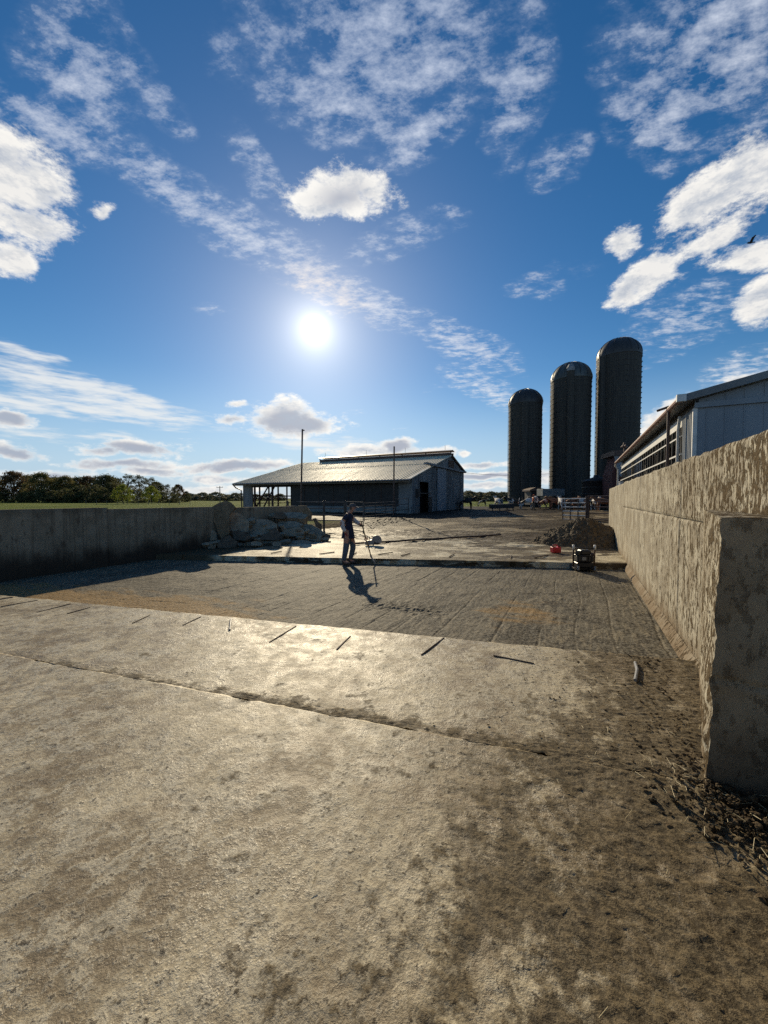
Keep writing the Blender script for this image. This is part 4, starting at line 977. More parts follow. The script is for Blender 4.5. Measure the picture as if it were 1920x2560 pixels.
def chunk(name, label, outline, Y, thick, mat, lean=0.12, yaw=0.0, seed=1, group='broken concrete pieces in the rubble heap', rough=.010):
    """broken slab: ragged outline given real size at distance Y, with depth, leaned back"""
    pts = [at_depth(500 + x * .217, 1240 + y * .217, Y) for x, y in outline]
    cx = sum(p.x for p in pts) / len(pts); zb = min(p.z for p in pts)
    base = Vector((cx, Y, zb))
    rr = random.Random(seed); bm = bmesh.new(); thick *= .62; lean *= 1.6
    loc = []
    for i in range(len(pts)):          # ragged edge
        p, q = pts[i], pts[(i + 1) % len(pts)]
        loc.append(p - base); loc.append((p + q) / 2 - base + Vector((rr.uniform(-1, 1), 0, rr.uniform(-1, 1))) * .05 * (q - p).length)
    f = [bm.verts.new((p.x, 0, p.z)) for p in loc]; cc = sum((v.co for v in f), Vector()) / len(f)
    b = [bm.verts.new((cc.x + (p.x - cc.x) * rr.uniform(.82, 1.0), thick * rr.uniform(.8, 1.2), cc.z + (p.z - cc.z) * rr.uniform(.82, 1.0))) for p in loc]
    bm.faces.new(f); bm.faces.new(b[::-1])
    for i in range(len(f)): j = (i + 1) % len(f); bm.faces.new([f[j], f[i], b[i], b[j]])
    bmesh.ops.recalc_face_normals(bm, faces=bm.faces)
    bmesh.ops.triangulate(bm, faces=bm.faces)
    bmesh.ops.subdivide_edges(bm, edges=[e for e in bm.edges if e.calc_length() > .18], cuts=2, use_grid_fill=False)
    bmesh.ops.triangulate(bm, faces=bm.faces)
    bmesh.ops.subdivide_edges(bm, edges=[e for e in bm.edges if e.calc_length() > .14], cuts=1)
    bmesh.ops.triangulate(bm, faces=bm.faces)
    off = Vector((seed * 3.1, seed * 1.7, 0))
    for v in bm.verts:
        nv = mnoise.noise_vector(v.co * 3.2 + off) * rough * 1.6 + mnoise.noise_vector(v.co * 11 + off) * rough * .6
        v.co += nv
    me = bpy.data.meshes.new(name); bm.to_mesh(me); bm.free()
    o = link_mesh(name, me, mat); o.location = base; o.rotation_euler = (-lean, 0, yaw)
    tag(o, label, 'concrete chunk', group); return o
RC = [
 ('tall tan slab piece leaning upright against the low shadowed wall', [(95, 140), (190, 80), (275, 45), (340, 75), (395, 130), (325, 215), (330, 430), (245, 490), (205, 420), (150, 290)], 13.35, .30, M_rub2, .10, .1),
 ('dark slab piece with pale broken edge beside the tall tan slab', [(335, 190), (440, 185), (520, 240), (560, 300), (555, 420), (345, 400)], 13.9, .22, M_rub1, .18, .25),
 ('large grey-brown slab piece lying tilted in the middle of the rubble', [(555, 270), (660, 230), (800, 260), (870, 310), (880, 380), (850, 470), (560, 470)], 14.2, .35, M_rub1, .35, .1),
 ('grey slab piece with a dark hole near its top', [(870, 265), (960, 250), (1060, 250), (1180, 300), (1140, 350), (950, 378), (880, 330)], 14.9, .45, M_rub1, .55, -.1),
 ('flat grey slab piece under the holed one', [(930, 372), (1140, 352), (1200, 400), (1190, 460), (960, 470)], 14.7, .4, M_rub1, .2, 0),
 ('grey slab piece lying on top of the rubble below the barn', [(760, 200), (800, 165), (930, 135), (1180, 145), (1240, 200), (1200, 262), (1060, 245), (880, 262)], 15.6, .5, M_rub1, .6, 0),
 ('dark curved slab piece tucked under the topmost slab', [(830, 250), (860, 190), (930, 165), (1000, 230), (970, 262)], 15.1, .3, M_rub3, .2, 0),
 ('tan lumpy piece at the upper end of the rubble', [(1160, 150), (1240, 142), (1285, 185), (1275, 230), (1290, 290), (1210, 290), (1195, 230)], 15.8, .4, M_rub2, .1, 0),
 ('sloping slab piece running down towards the slab at the rubble end', [(1150, 300), (1250, 305), (1360, 360), (1440, 430), (1400, 470), (1250, 410), (1170, 390)], 15.2, .4, M_rub1, .4, -.15),
 ('smooth grey slab piece at the foot of the sloping one', [(1190, 410), (1270, 402), (1395, 450), (1385, 520), (1310, 530), (1210, 490)], 14.8, .3, M_rub1, .3, -.1),
 ('pale-topped wedge piece lying at the sunny foot of the rubble', [(1030, 480), (1140, 455), (1300, 505), (1310, 548), (1150, 560), (1040, 540)], 14.2, .45, M_rub1, .7, -.1),
 ('dark triangular piece in the shadow below the largest slab', [(660, 480), (860, 350), (945, 470), (930, 505), (700, 505)], 14.0, .3, M_rub3, .25, .1),
 ('dark brown earthy lump before the tall tan slab', [(200, 560), (230, 480), (310, 440), (350, 480), (420, 520), (410, 595), (210, 600)], 12.95, .4, M_rub3, .2, 0),
 ('small rounded piece against the shadowed wall', [(75, 480), (95, 410), (140, 393), (180, 420), (190, 510), (90, 520)], 13.3, .3, M_rub1, .1, 0),
 ('thin flat piece lying at the wall foot left of the earthy lump', [(10, 545), (60, 520), (205, 488), (215, 530), (100, 560), (20, 562)], 13.0, .4, M_rub1, .5, .1),
 ('dark low piece between the pale-edged slab and the yellow stake', [(335, 400), (420, 380), (560, 440), (580, 480), (520, 520), (390, 500)], 13.5, .35, M_rub3, .3, 0),
 ('long thin slab strip lying along the front of the rubble', [(120, 600), (400, 590), (640, 565), (710, 572), (700, 598), (400, 632), (130, 632)], 12.75, .5, M_rub1, .8, .05),
 ('small block lying before the dark triangular piece', [(830, 545), (860, 528), (930, 532), (938, 570), (850, 580)], 13.7, .25, M_rub1, .2, .2),
 ('bluish flat piece under the middle of the rubble', [(700, 510), (860, 490), (1030, 470), (1040, 520), (930, 530), (720, 540)], 14.0, .4, M_rub1, .6, 0),
 ('small dark piece at the far tip of the rubble', [(1390, 450), (1450, 430), (1500, 445), (1500, 470), (1400, 480)], 15.2, .3, M_rub3, .3, 0),
 ('small pale flat piece beneath the dark tip piece', [(1385, 485), (1420, 468), (1485, 472), (1480, 505), (1395, 508)], 14.9, .25, M_rub1, .4, 0),
 ('crumbly dark lump behind the sloping slab', [(1290, 260), (1330, 250), (1360, 300), (1400, 330), (1395, 390), (1330, 350)], 15.9, .35, M_rub3, .1, 0),
 ('short grey piece right of the yellow stake', [(580, 530), (650, 520), (720, 545), (700, 570), (590, 570)], 13.2, .25, M_rub1, .3, .1)]
for i, (lab, ol, Y, th, mt, ln, yw) in enumerate(RC): chunk('concrete_chunk', lab, ol, Y, th, mt, ln, yw, 11 + i)
rq = random.Random(21)
for i in range(26):          # smaller broken slab pieces thrown over the heap
    u = rq.uniform(560, 1330); v = 300 + (u - 560) * .14 + rq.uniform(-70, 190); w_ = rq.uniform(45, 120); h_ = w_ * rq.uniform(.25, .6)
    ol = [(u - w_ / 2, v + h_ * .2), (u - w_ * .2, v - h_ * .5), (u + w_ * .35, v - h_ * .4), (u + w_ / 2, v + h_ * .1), (u + w_ * .2, v + h_ * .5), (u - w_ * .3, v + h_ * .5)]
    chunk('concrete_chunk', 'small flat broken slab piece lying among the larger rubble pieces', ol, 13.35 + (u - 200) / 1300 * 1.6 + (500 - v) / 500 * .8, .25, (M_rub1, M_rub1, M_rub2)[i % 3], .55, rq.uniform(-.5, .5), 90 + i)
bed = MB(); rb = random.Random(4)
for i in range(420):        # crumbs packed under and between the pieces
    px = rb.uniform(515, 800); tpx = (px - 515) / 285; Yb = 13.0 + tpx * 2.2 + rb.uniform(-.15, 1.1); c = at_depth(px, 1300, Yb); s = rb.uniform(.02, .13)
    E = Euler((rb.uniform(0, 6), rb.uniform(0, 6), rb.uniform(0, 6))).to_matrix(); bed.box((c.x, c.y, .15 + s * .3 + (rb.uniform(0, .25) if Yb > 13.4 + tpx * 2.2 else 0)), (s * rb.uniform(.8, 1.6), s, s * rb.uniform(.5, .9)), E)
tag(bed.build('rubble_crumbs', M_rub1), 'loose concrete crumbs scattered under the rubble pieces', 'rubble', None, 'stuff')
st0 = at_height(617, 1364, .15); stk = MB(); stk.box((st0.x, st0.y, .15 + .17), (.055, .04, .36)); stk.add([st0 + Vector((-.0275, -.02, .349)), st0 + Vector((.0275, -.02, .349)), st0 + Vector((.0275, .02, .349)), st0 + Vector((-.0275, .02, .349)), st0 + Vector((0, 0, .39))], [(0, 1, 4), (1, 2, 4), (2, 3, 4), (3, 0, 4)])
tag(stk.build('wooden_stake', M_yel), 'short yellow stake standing in front of the rubble', 'stake')

# ================================================================== dowel bars
def dowel(pts, z, label, group=None, r=.011, mat=None):
    P = []
    for x, y in pts: q = at_height(x, y, z); P.append(Vector((q.x, q.y, z + r * .9)))
    c = sum(P, Vector()) / len(P); m = MB()
    m.tube([p - c for p in P], r, 8); n = max(3, int((P[-1] - P[0]).length / .03))
    if len(P) == 2:
        for i in range(1, n): m.tube([P[0].lerp(P[1], (i - .15) / n) - c, P[0].lerp(P[1], (i + .15) / n) - c], r * 1.14, 8, False)
    o = m.build('dowel_bar', mat or M_rust, smooth=False); o.location = c; tag(o, label, 'dowel', group)
zn = .114
same = 'thin rusty steel dowel bar lying on the pale slab along the dug edge'
for seg in ([(0, 1499), (32, 1494)], [(2, 1518), (94, 1502)], [(93, 1532), (176, 1511)], [(169, 1535), (225, 1520)], [(332, 1559), (375, 1539)], [(458, 1564), (502, 1543)]):
    dowel(seg, zn, same, 'dowel bars along the near dug edge', .0085)
dowel([(574, 1577), (577, 1551)], zn, 'short dowel bar glinting in the sun, pointing straight at the dug strip', None, .014, M_galv)
dowel([(674, 1607), (740, 1567)], zn, 'thick dark dowel bar next after the glinting one on the near slab', None, .0085)
dowel([(842, 1625), (876, 1592)], zn, 'short thick dark dowel bar between two longer ones on the near slab', None, .0085)
dowel([(1053, 1639), (1110, 1596)], zn, 'thick dark dowel bar slanting beside the flat-lying one', None, .0085)
dowel([(1234, 1641), (1335, 1661)], zn, 'thick dark dowel bar lying crosswise, its end towards the wall', None, .009)
dowel([(1588, 1659), (1593, 1678), (1588, 1704)], zn + .012, 'bent pale steel bar in the dirt near the splashed wall', None, .015, M_galv)
for seg in ([(946, 1387), (982, 1382)], [(1003, 1390), (1025, 1385)], [(1123, 1393), (1135, 1386)], [(1277, 1396), (1278, 1389)], [(1337, 1396), (1369, 1389)], [(884, 1387), (891, 1382)], [(799, 1386), (836, 1381)], [(678, 1384), (704, 1379)]):
    dowel(seg, .165, 'small dark dowel bar lying on the sunlit far slab near its step', 'dowel bars on the far slab', .014)
pa = at_height(884, 1361, .17); pb = at_height(1252, 1338.5, .19)
lp = MB(); lp.tube([pa.lerp(pb, i / 12) + Vector((0, 0, .03 + .008 * math.sin(i * 1.7))) for i in range(13)], .035, 8); tag(lp.build('long_bar', M_rust), 'long dark bar lying across the far slab behind the cut-off saw', 'bar')

# ================================================================== loose stuff on the slabs
def scatter(name, label, cat, pos, mat, seed, lo, hi, flat=.6):
    """small lumpy clods as one mass"""
    ico = bmesh.new(); bmesh.ops.create_icosphere(ico, subdivisions=2, radius=1); base = np.array([v.co[:] for v in ico.verts]); fs = np.array([[v.index for v in f.verts] for f in ico.faces]); ico.free()
    rg = np.random.default_rng(seed); V = []; F = []
    for i, (x, y, z, sc) in enumerate(pos):
        s = sc * rg.uniform(lo, hi); b = base * (1 + rg.normal(0, .20, (len(base), 1))) * np.array([rg.uniform(.7, 1.6), rg.uniform(.7, 1.3), flat * rg.uniform(.6, 1.2)]) * s
        t = rg.uniform(0, 6.28); R2 = np.array([[math.cos(t), -math.sin(t), 0], [math.sin(t), math.cos(t), 0], [0, 0, 1]])
        V.append(b @ R2.T + np.array([x, y, z + s * flat * .25])); F.append(fs + i * len(base))
    V = np.concatenate(V); F = np.concatenate(F)
    me = bpy.data.meshes.new(name); me.from_pydata(V.tolist(), [], F.tolist()); me.update()
    o = link_mesh(name, me, mat); tag(o, label, cat, None, 'stuff')
rg = np.random.default_rng(3)
pos = []
while len(pos) < 800:        # thick near the wall, a few strays on the clean slab
    n, a = rg.uniform(-6, N_R - .05), rg.uniform(-.5, 5.0)
    if a > l_near(n): continue
    p = float(wallmask(np.array(n), .3, 2.3)) + .025
    if rg.uniform() > p: continue
    q = W(n, a); pos.append((q.x, q.y, .128, 1.0 if rg.uniform() > .07 or n < 0 else 1.6))
scatter('dirt_clods', 'small dark clods of dried manure strewn over the slab beside the wall', 'clods', pos, M_clod, 5, .0025, .008, .5)
pos = []
for i in range(3000):       # heap swept against the stub
    t = rg.uniform(0, 1) ** .8; c = Vector((1.72, 2.25, 0)).lerp(Vector((2.0, 1.25, 0)), t)
    x = c.x + rg.normal(0, .13) + rg.uniform(0, .35); y = c.y + rg.normal(0, .13); h = max(0, .10 * (1 - abs(x - c.x - .12) / .4))
    pos.append((x, y, .135 + rg.uniform(0, 1) * h, min(1.5, .5 + rg.exponential(.4))))
for i in range(130):
    q = W(N_R - .35 - abs(rg.normal(0, .18)), rg.uniform(2.7, 5.0)); pos.append((q.x, q.y, .13, .8))
scatter('manure_heap', 'clumpy dark manure and straw swept against the foot of the concrete stub', 'manure', pos, M_clod, 6, .003, .013, .75)
def straw(count, seed):
    rs_ = np.random.default_rng(seed); m = MB()
    while count:
        n, a = rs_.uniform(-2.6, N_R - .1), rs_.uniform(-.2, 4.8)
        if rs_.uniform() > float(wallmask(np.array(n), .2, 2.4)): continue
        q = W(n, a); L = rs_.uniform(.008, .035); t = rs_.uniform(0, 3.14); z = .15 + rs_.uniform(0, .02); d = Vector((math.cos(t), math.sin(t), rs_.uniform(-.3, .5))) * L
        c = Vector((q.x, q.y, z)); m.tube([c - d, c + d], .0013, 4); count -= 1
    for i in range(100):
        c = Vector((1.7 + rs_.uniform(-.2, .4), 2.2 - rs_.uniform(-.2, 1.0), .17 + rs_.uniform(0, .06))); t = rs_.uniform(0, 3.14); d = Vector((math.cos(t), math.sin(t), rs_.uniform(-.5, .5))) * rs_.uniform(.01, .05); m.tube([c - d, c + d], .0012, 4)
    tag(m.build('straw_bits', M_straw), 'scattered bright straw bits in the dirt near the wall', 'straw', None, 'stuff')
straw(110, 8)

# ================================================================== people
def skin_mesh(name, joints, edges, mat, parent, sub=2, root=0):
    """joints: {key: (x, y, z, rx, ry)}; a Skin-modifier surface baked to a plain mesh"""
    keys = list(joints); idx = {k: i for i, k in enumerate(keys)}
    me = bpy.data.meshes.new(name + '_src'); me.from_pydata([joints[k][:3] for k in keys], [(idx[a], idx[b]) for a, b in edges], []); me.update()
    ob = bpy.data.objects.new(name + '_src', me); COL.objects.link(ob)
    sk = ob.modifiers.new('skin', 'SKIN'); sk.use_smooth_shade = True; sk.branch_smoothing = 0.5
    for k in keys:
        sv = me.skin_vertices[0].data[idx[k]]; r = joints[k][3:]; sv.radius = (r[0], r[1] if len(r) > 1 else r[0]); sv.use_root = (idx[k] == root)
    sb = ob.modifiers.new('sub', 'SUBSURF'); sb.levels = sub; sb.render_levels = sub
    dg = bpy.context.evaluated_depsgraph_get(); dg.update()
    out = bpy.data.meshes.new_from_object(ob.evaluated_get(dg)); out.name = name
    bpy.data.objects.remove(ob); bpy.data.meshes.remove(me)
    out.materials.clear()
    o = link_mesh(name, out, mat, parent); out.polygons.foreach_set('use_smooth', [True] * len(out.polygons))
    return o
def inflate(j, keys, k=1.0, add=0.0): return {q: (*j[q][:3], *[r * k + add for r in j[q][3:]]) for q in keys}

def worker():
    base = at_height(869, 1411, 0.0); t = thing('person', 'worker in navy shirt, pale sleeves, jeans and cap, leaning on a shovel', 'person', (base.x, base.y, 0.0))
    # local: +x = the way he faces, -y = towards the camera
    J = dict(pelvis=(.02, 0, .92, .145, .125), waist=(.015, 0, 1.06, .13, .105), chest=(.02, 0, 1.27, .15, .125), neckb=(.06, 0, 1.44, .085, .075), neck=(.105, 0, 1.50, .055), skull=(.15, 0, 1.585, .085, .075), crown=(.155, 0, 1.655, .075, .07), jaw=(.20, 0, 1.55, .05), 
             sr=(.0, -.17, 1.38, .07), er=(-.15, -.24, 1.15, .05), wr=(-.045, -.2, .93, .034), hr=(-.02, -.19, .86, .036, .022),
             sl_=(.06, .17, 1.36, .07), el=(.2, .22, 1.20, .05), wl=(.345, .14, 1.11, .034), hl=(.385, .10, 1.085, .036, .03),
             hipr=(.0, -.09, .86, .10), kr=(-.03, -.11, .48, .066), ar=(-.1, -.12, .10, .045), tr=(.05, -.13, .045, .04),
             hipl=(.05, .09, .86, .10), kl=(.16, .10, .50, .066), al=(.06, .11, .10, .045), tl=(.2, .10, .045, .04))
    E = [('pelvis', 'waist'), ('waist', 'chest'), ('chest', 'neckb'), ('neckb', 'neck'), ('neck', 'skull'), ('skull', 'crown'), ('skull', 'jaw'), ('chest', 'sr'), ('sr', 'er'), ('er', 'wr'), ('wr', 'hr'), ('chest', 'sl_'), ('sl_', 'el'), ('el', 'wl'), ('wl', 'hl'),
         ('pelvis', 'hipr'), ('hipr', 'kr'), ('kr', 'ar'), ('ar', 'tr'), ('pelvis', 'hipl'), ('hipl', 'kl'), ('kl', 'al'), ('al', 'tl')]
    for k_ in J:
        if k_ not in ('neck', 'skull', 'crown', 'jaw', 'hr', 'hl'): J[k_] = (*J[k_][:3], *[r * 1.13 for r in J[k_][3:]])
    skin_mesh('body', J, E, M_skin, t)
    def cloth(name, keys, mat, k, add=0.0, root=0, extra=None):
        j = inflate(J, keys, k, add)
        if extra: j.update(extra)
        ks = list(j); e = [(a, b) for a, b in E if a in ks and b in ks]
        if extra: e += extra_edges
        return skin_mesh(name, j, e, mat, t)
    extra_edges = [('sr', 'mr'), ('sl_', 'ml')]
    mid = lambda a, b, f: tuple(J[a][i] * (1 - f) + J[b][i] * f for i in range(3))
    extra_edges = extra_edges + [('hem', 'pelvis')]
    cloth('shirt', ['pelvis', 'waist', 'chest', 'neckb', 'sr', 'sl_'], M_navy, 1.07, .010, 0, {'mr': (*mid('sr', 'er', .62), .068), 'ml': (*mid('sl_', 'el', .55), .066), 'hem': (.02, 0, .80, .15, .13)})
    extra_edges = [('pelvis', 'hipr'), ('pelvis', 'hipl')]
    cloth('jeans', ['hipr', 'kr', 'ar', 'hipl', 'kl', 'al'], M_denim, 1.05, .012, 0, {'pelvis': (.02, 0, .90, .12, .11)})
    extra_edges = [('mr', 'er')]
    cloth('sleeve', ['er', 'wr'], M_sleeve, 1.1, .008, 0, {'mr': (*mid('sr', 'er', .45), .06)})
    extra_edges = [('ml', 'el')]
    cloth('sleeve', ['el', 'wl'], M_sleeve, 1.1, .008, 0, {'ml': (*mid('sl_', 'el', .45), .06)})
    for a, b_ in (('ar', 'tr'), ('al', 'tl')):
        p, q = Vector(J[a][:3]), Vector(J[b_][:3])
        skin_mesh('boot', {'a': (p.x, p.y, p.z + .04, .058), 'b': (p.x - .02, p.y, .055, .056), 'c': (q.x, q.y, .045, .046), 'd': (q.x + .05, q.y, .04, .036)}, [('a', 'b'), ('b', 'c'), ('c', 'd')], M_boot, t)
    def hand(w, h, grip, mat):
        w, h = Vector(w), Vector(h); d = (h - w).normalized(); side = Vector((0, 0, 1)).cross(d).normalized() if abs(d.z) < .9 else Vector((0, 1, 0)); nrm = d.cross(side)
        j = {'w': (*w, .034), 'p': (*(w + d * .06), .044, .026)}; e = [('w', 'p')]
        for i, (o_, L) in enumerate(((-.032, .062), (-.011, .072), (.011, .068), (.032, .054))):
            b = w + d * .095 + side * o_; j['k%d' % i] = (*b, .014); m1 = b + d * L * .5 + nrm * grip * .022; m2 = b + d * L * .6 + nrm * grip * .055
            j['m%d' % i] = (*m1, .012); j['t%d' % i] = (*m2, .010); e += [('p', 'k%d' % i), ('k%d' % i, 'm%d' % i), ('m%d' % i, 't%d' % i)]
        th = w + d * .045 - side * .045; j['th'] = (*th, .014); j['tt'] = (*(th + d * .045 - side * .012 + nrm * grip * .02), .011); e += [('p', 'th'), ('th', 'tt')]
        skin_mesh('glove', j, e, mat, t, 1)
    hand(J['wr'][:3], J['hr'][:3], .6, M_glove); hand(J['wl'][:3], J['hl'][:3], 1.0, M_boot)
    # face
    hx, hz_ = .15, 1.59
    MB().lathe([(.001, .0), (.012, .01), (.016, .03), (.001, .045)], 6, (hx + .088, 0, hz_ - .028)).build('nose', M_skin, t, local=True)
    for s in (-1, 1):
        MB().lathe([(.001, -.009), (.009, 0), (.001, .009)], 8, (hx + .077, s * .03, hz_ + .012)).build('eye', M_black, t, local=True)
        MB().lathe([(.001, -.03), (.016, -.01), (.018, .012), (.001, .03)], 8, (hx - .005, s * .082, hz_)).build('ear', M_skin, t, local=True)
    MB().box((hx + .072, 0, hz_ - .058), (.02, .045, .007)).build('mouth', M_glove, t, local=True)
    hair = MB(); hair.lathe([(.082, -.05), (.09, 0), (.092, .03)], 18, (hx - .008, 0, hz_), 1.9, 4.4); hair.build('hair', M_boot, t, True, local=True)
    cap = MB(); cap.lathe([(.098, .035), (.098, .06), (.088, .095), (.06, .122), (.001, .135)], 20, (hx - .004, 0, hz_ - .01)); cp = cap.build('cap', M_cap, t, True, local=True)
    br = MB(); br.add([(hx + .08, -.07, hz_ + .03), (hx + .16, -.055, hz_ + .008), (hx + .18, 0, hz_ + .008), (hx + .16, .055, hz_ + .008), (hx + .08, .07, hz_ + .03), (hx + .09, 0, hz_ + .045),
                        (hx + .08, -.07, hz_ + .022), (hx + .16, -.055, hz_), (hx + .18, 0, hz_), (hx + .16, .055, hz_), (hx + .08, .07, hz_ + .022), (hx + .09, 0, hz_ + .036)],
                       [(0, 1, 5), (1, 2, 5), (2, 3, 5), (3, 4, 5), (7, 6, 11), (8, 7, 11), (9, 8, 11), (10, 9, 11), (0, 6, 7, 1), (1, 7, 8, 2), (2, 8, 9, 3), (3, 9, 10, 4)]); br.build('brim', M_cap, cp, local=True)
    # shovel
    top = base + Vector((.37, .06, 1.22)); foot = at_height(932, 1405, .03); foot.y = base.y - .05
    s = thing('shovel', 'long-handled square shovel with wooden shaft held by the worker', 'shovel', (foot.x, foot.y, 0))
    MB().tube([top, foot + Vector((-.04, 0, .20))], .017, 10).build('shaft', M_shaft, s, True)
    d = (foot + Vector((0, 0, .03)) - top).normalized()
    blade = MB(); a0 = foot + Vector((-.07, 0, .22)); b0 = foot + Vector((.07, -.03, .02)); sy = Vector((0, .12, 0)); th = Vector((.012, 0, .012))
    blade.hexa([a0 - sy * .8, b0 - sy, b0 + sy, a0 + sy * .8, a0 - sy * .8 + th, b0 - sy + th, b0 + sy + th, a0 + sy * .8 + th]); blade.build('blade', M_basew, s)
    blade = MB(); blade.tube([foot + Vector((-.05, 0, .24)), foot + Vector((0, -.01, .12))], [.022, .012], 8); blade.build('socket', M_dkmet, s)
worker()

def walker():
    b = at_depth(1333, 1276, 41); gz = .55
    t = thing('person', 'person in an orange vest and pale trousers walking past the cows', 'person', (b.x, b.y, gz))
    J = dict(pelvis=(0, 0, .93, .14, .11), chest=(.02, 0, 1.28, .16, .12), neck=(.03, 0, 1.5, .055), skull=(.04, 0, 1.62, .09, .085), crown=(.04, 0, 1.70, .075), sr=(.0, -.19, 1.40, .07), er=(-.05, -.24, 1.12, .05), wr=(.05, -.23, .88, .036), hr=(.07, -.23, .8, .035), sl_=(.0, .19, 1.40, .07), el=(.03, .24, 1.12, .05), wl=(.1, .22, .9, .036), hl=(.12, .22, .82, .035),
             hr_=(0, -.09, .87, .10), kr=(-.05, -.1, .48, .07), ar=(-.22, -.1, .1, .05), tr=(-.1, -.1, .05, .045), hl_=(0, .09, .87, .10), kl=(.12, .1, .5, .07), al=(.14, .1, .1, .05), tl=(.27, .1, .05, .045))
    E = [('pelvis', 'chest'), ('chest', 'neck'), ('neck', 'skull'), ('skull', 'crown'), ('chest', 'sr'), ('sr', 'er'), ('er', 'wr'), ('wr', 'hr'), ('chest', 'sl_'), ('sl_', 'el'), ('el', 'wl'), ('wl', 'hl'), ('pelvis', 'hr_'), ('hr_', 'kr'), ('kr', 'ar'), ('ar', 'tr'), ('pelvis', 'hl_'), ('hl_', 'kl'), ('kl', 'al'), ('al', 'tl')]
    skin_mesh('body', J, E, M_skin, t, 1)
    def cl(name, keys, mat): j = inflate(J, keys, 1.1, .015); skin_mesh(name, j, [(a, b_) for a, b_ in E if a in keys and b_ in keys], mat, t, 1)
    cl('vest', ['pelvis', 'chest', 'sr', 'er', 'sl_', 'el'], M_hivis); cl('trousers', ['pelvis', 'hr_', 'kr', 'ar', 'hl_', 'kl', 'al'], M_wood)
    cl('boot', ['ar', 'tr'], M_boot); cl('boot', ['al', 'tl'], M_boot)
    MB().lathe([(.11, .03), (.10, .08), (.06, .13), (.001, .14)], 12, (.04, 0, 1.6)).build('cap', M_hivis, t, True, local=True)
walker()

# ================================================================== cows
def make_cow(mat, graze=False):
    t = thing('cow', 'cow', 'cow', (0, 0, 0), 0)
    hz_, hx = (.62, 1.30) if graze else (1.36, 1.22)
    J = dict(rump=(-.72, 0, 1.16, .26, .30), belly=(-.1, 0, 1.05, .34, .38), chest=(.52, 0, 1.08, .27, .36), withers=(.70, 0, 1.18, .18, .26), neck=(.96, 0, 1.02 if graze else 1.28, .12, .17), poll=(hx - .12, 0, hz_ + .16, .10, .11), muzzle=(hx + .16, 0, hz_ - .14, .075, .08))
    E = [('rump', 'belly'), ('belly', 'chest'), ('chest', 'withers'), ('withers', 'neck'), ('neck', 'poll'), ('poll', 'muzzle')]
    for s, k in ((-1, 'r'), (1, 'l')):
        J['fs' + k] = (.55, s * .16, .82, .11); J['fk' + k] = (.57, s * .17, .42, .06); J['ff' + k] = (.56, s * .17, .10, .05); J['fh' + k] = (.60, s * .17, .04, .055)
        J['hs' + k] = (-.70, s * .18, .90, .15); J['hk' + k] = (-.60, s * .2, .66, .10); J['hh' + k] = (-.86, s * .19, .42, .055); J['hf' + k] = (-.80, s * .19, .10, .05); J['ht' + k] = (-.76, s * .19, .04, .055)
        E += [('chest', 'fs' + k), ('fs' + k, 'fk' + k), ('fk' + k, 'ff' + k), ('ff' + k, 'fh' + k), ('rump', 'hs' + k), ('hs' + k, 'hk' + k), ('hk' + k, 'hh' + k), ('hh' + k, 'hf' + k), ('hf' + k, 'ht' + k)]
        J['e' + k] = (hx - .14, s * .12, hz_ + .16, .04); J['et' + k] = (hx - .16, s * .26, hz_ + .17, .035, .05); E += [('poll', 'e' + k), ('e' + k, 'et' + k)]
    skin_mesh('body', J, E, mat, t, 1)
    MB().tube([(-.97, 0, 1.34), (-1.04, 0, 1.1), (-1.03, 0, .7), (-1.02, 0, .5)], [.035, .03, .025, .05], 6).build('tail', mat, t, True, local=True)
    ud = MB(); ud.lathe([(.001, .58), (.14, .64), (.17, .74), (.12, .86)], 12, (-.5, 0, 0)); ud.build('udder', M_skin, t, True, local=True)
    return t
protos = {k: make_cow(m, gz) for k, (m, gz) in dict(black=(M_fur_k, False), white=(M_fur_w, False), pied=(M_fur_h, False), brown=(M_fur_b, False), redw=(M_fur_r, True)).items()}
used_p = set()
COWS = [('black', 1166, 45.5, 8, 'black cow with white belly patch standing by the corner of the cattle barn'), ('pied', 1206, 70, 10, 'small far cow grazing on the field beyond the barn corner'), ('white', 1246, 44, 95, 'white cow seen from behind at the feed bunk'),
        ('pied', 1285, 46, 175, 'black and white cow just behind the feed bunk'), ('white', 1318, 45, 10, 'large white cow between the feed bunk and the orange-vested person'), ('pied', 1347, 46.5, 170, 'black and white cow half hidden behind the orange-vested person'),
        ('redw', 1366, 45, 5, 'brown cow with pale patches standing before the feed wagon'), ('brown', 1388, 44.2, 182, 'brown cow standing side-on between the walking person and the open gate'), ('white', 1404, 42, 80, 'pale-faced cow looking out beside the hinge-free end of the gate'),
        ('brown', 1426, 43, 10, 'brown cow seen through the bars of the open gate'), ('redw', 1452, 42.5, 100, 'brown and white cow behind the gate, standing end-on'), ('pied', 1473, 43, 20, 'black and white cow behind the gate post'), ('white', 1489, 40, 260, 'white cow standing behind the brown pipe fence'), ('brown', 1511, 38, 130, 'light brown cow beside the end of the splashed wall')]
for k, px, Y, deg, lab in COWS:
    t = protos[k] if k not in used_p else copy_tree(protos[k]); used_p.add(k)
    X = (px - 960) / 960 * Y; n, a = to_na(X, Y)
    t.location = (X, Y, float(ground_z(n, np.array(a))) + .01 if Y < 60 else .34); t.rotation_euler = (0, 0, R_(deg)); t['label'] = lab; t['group'] = 'cows in the yard'

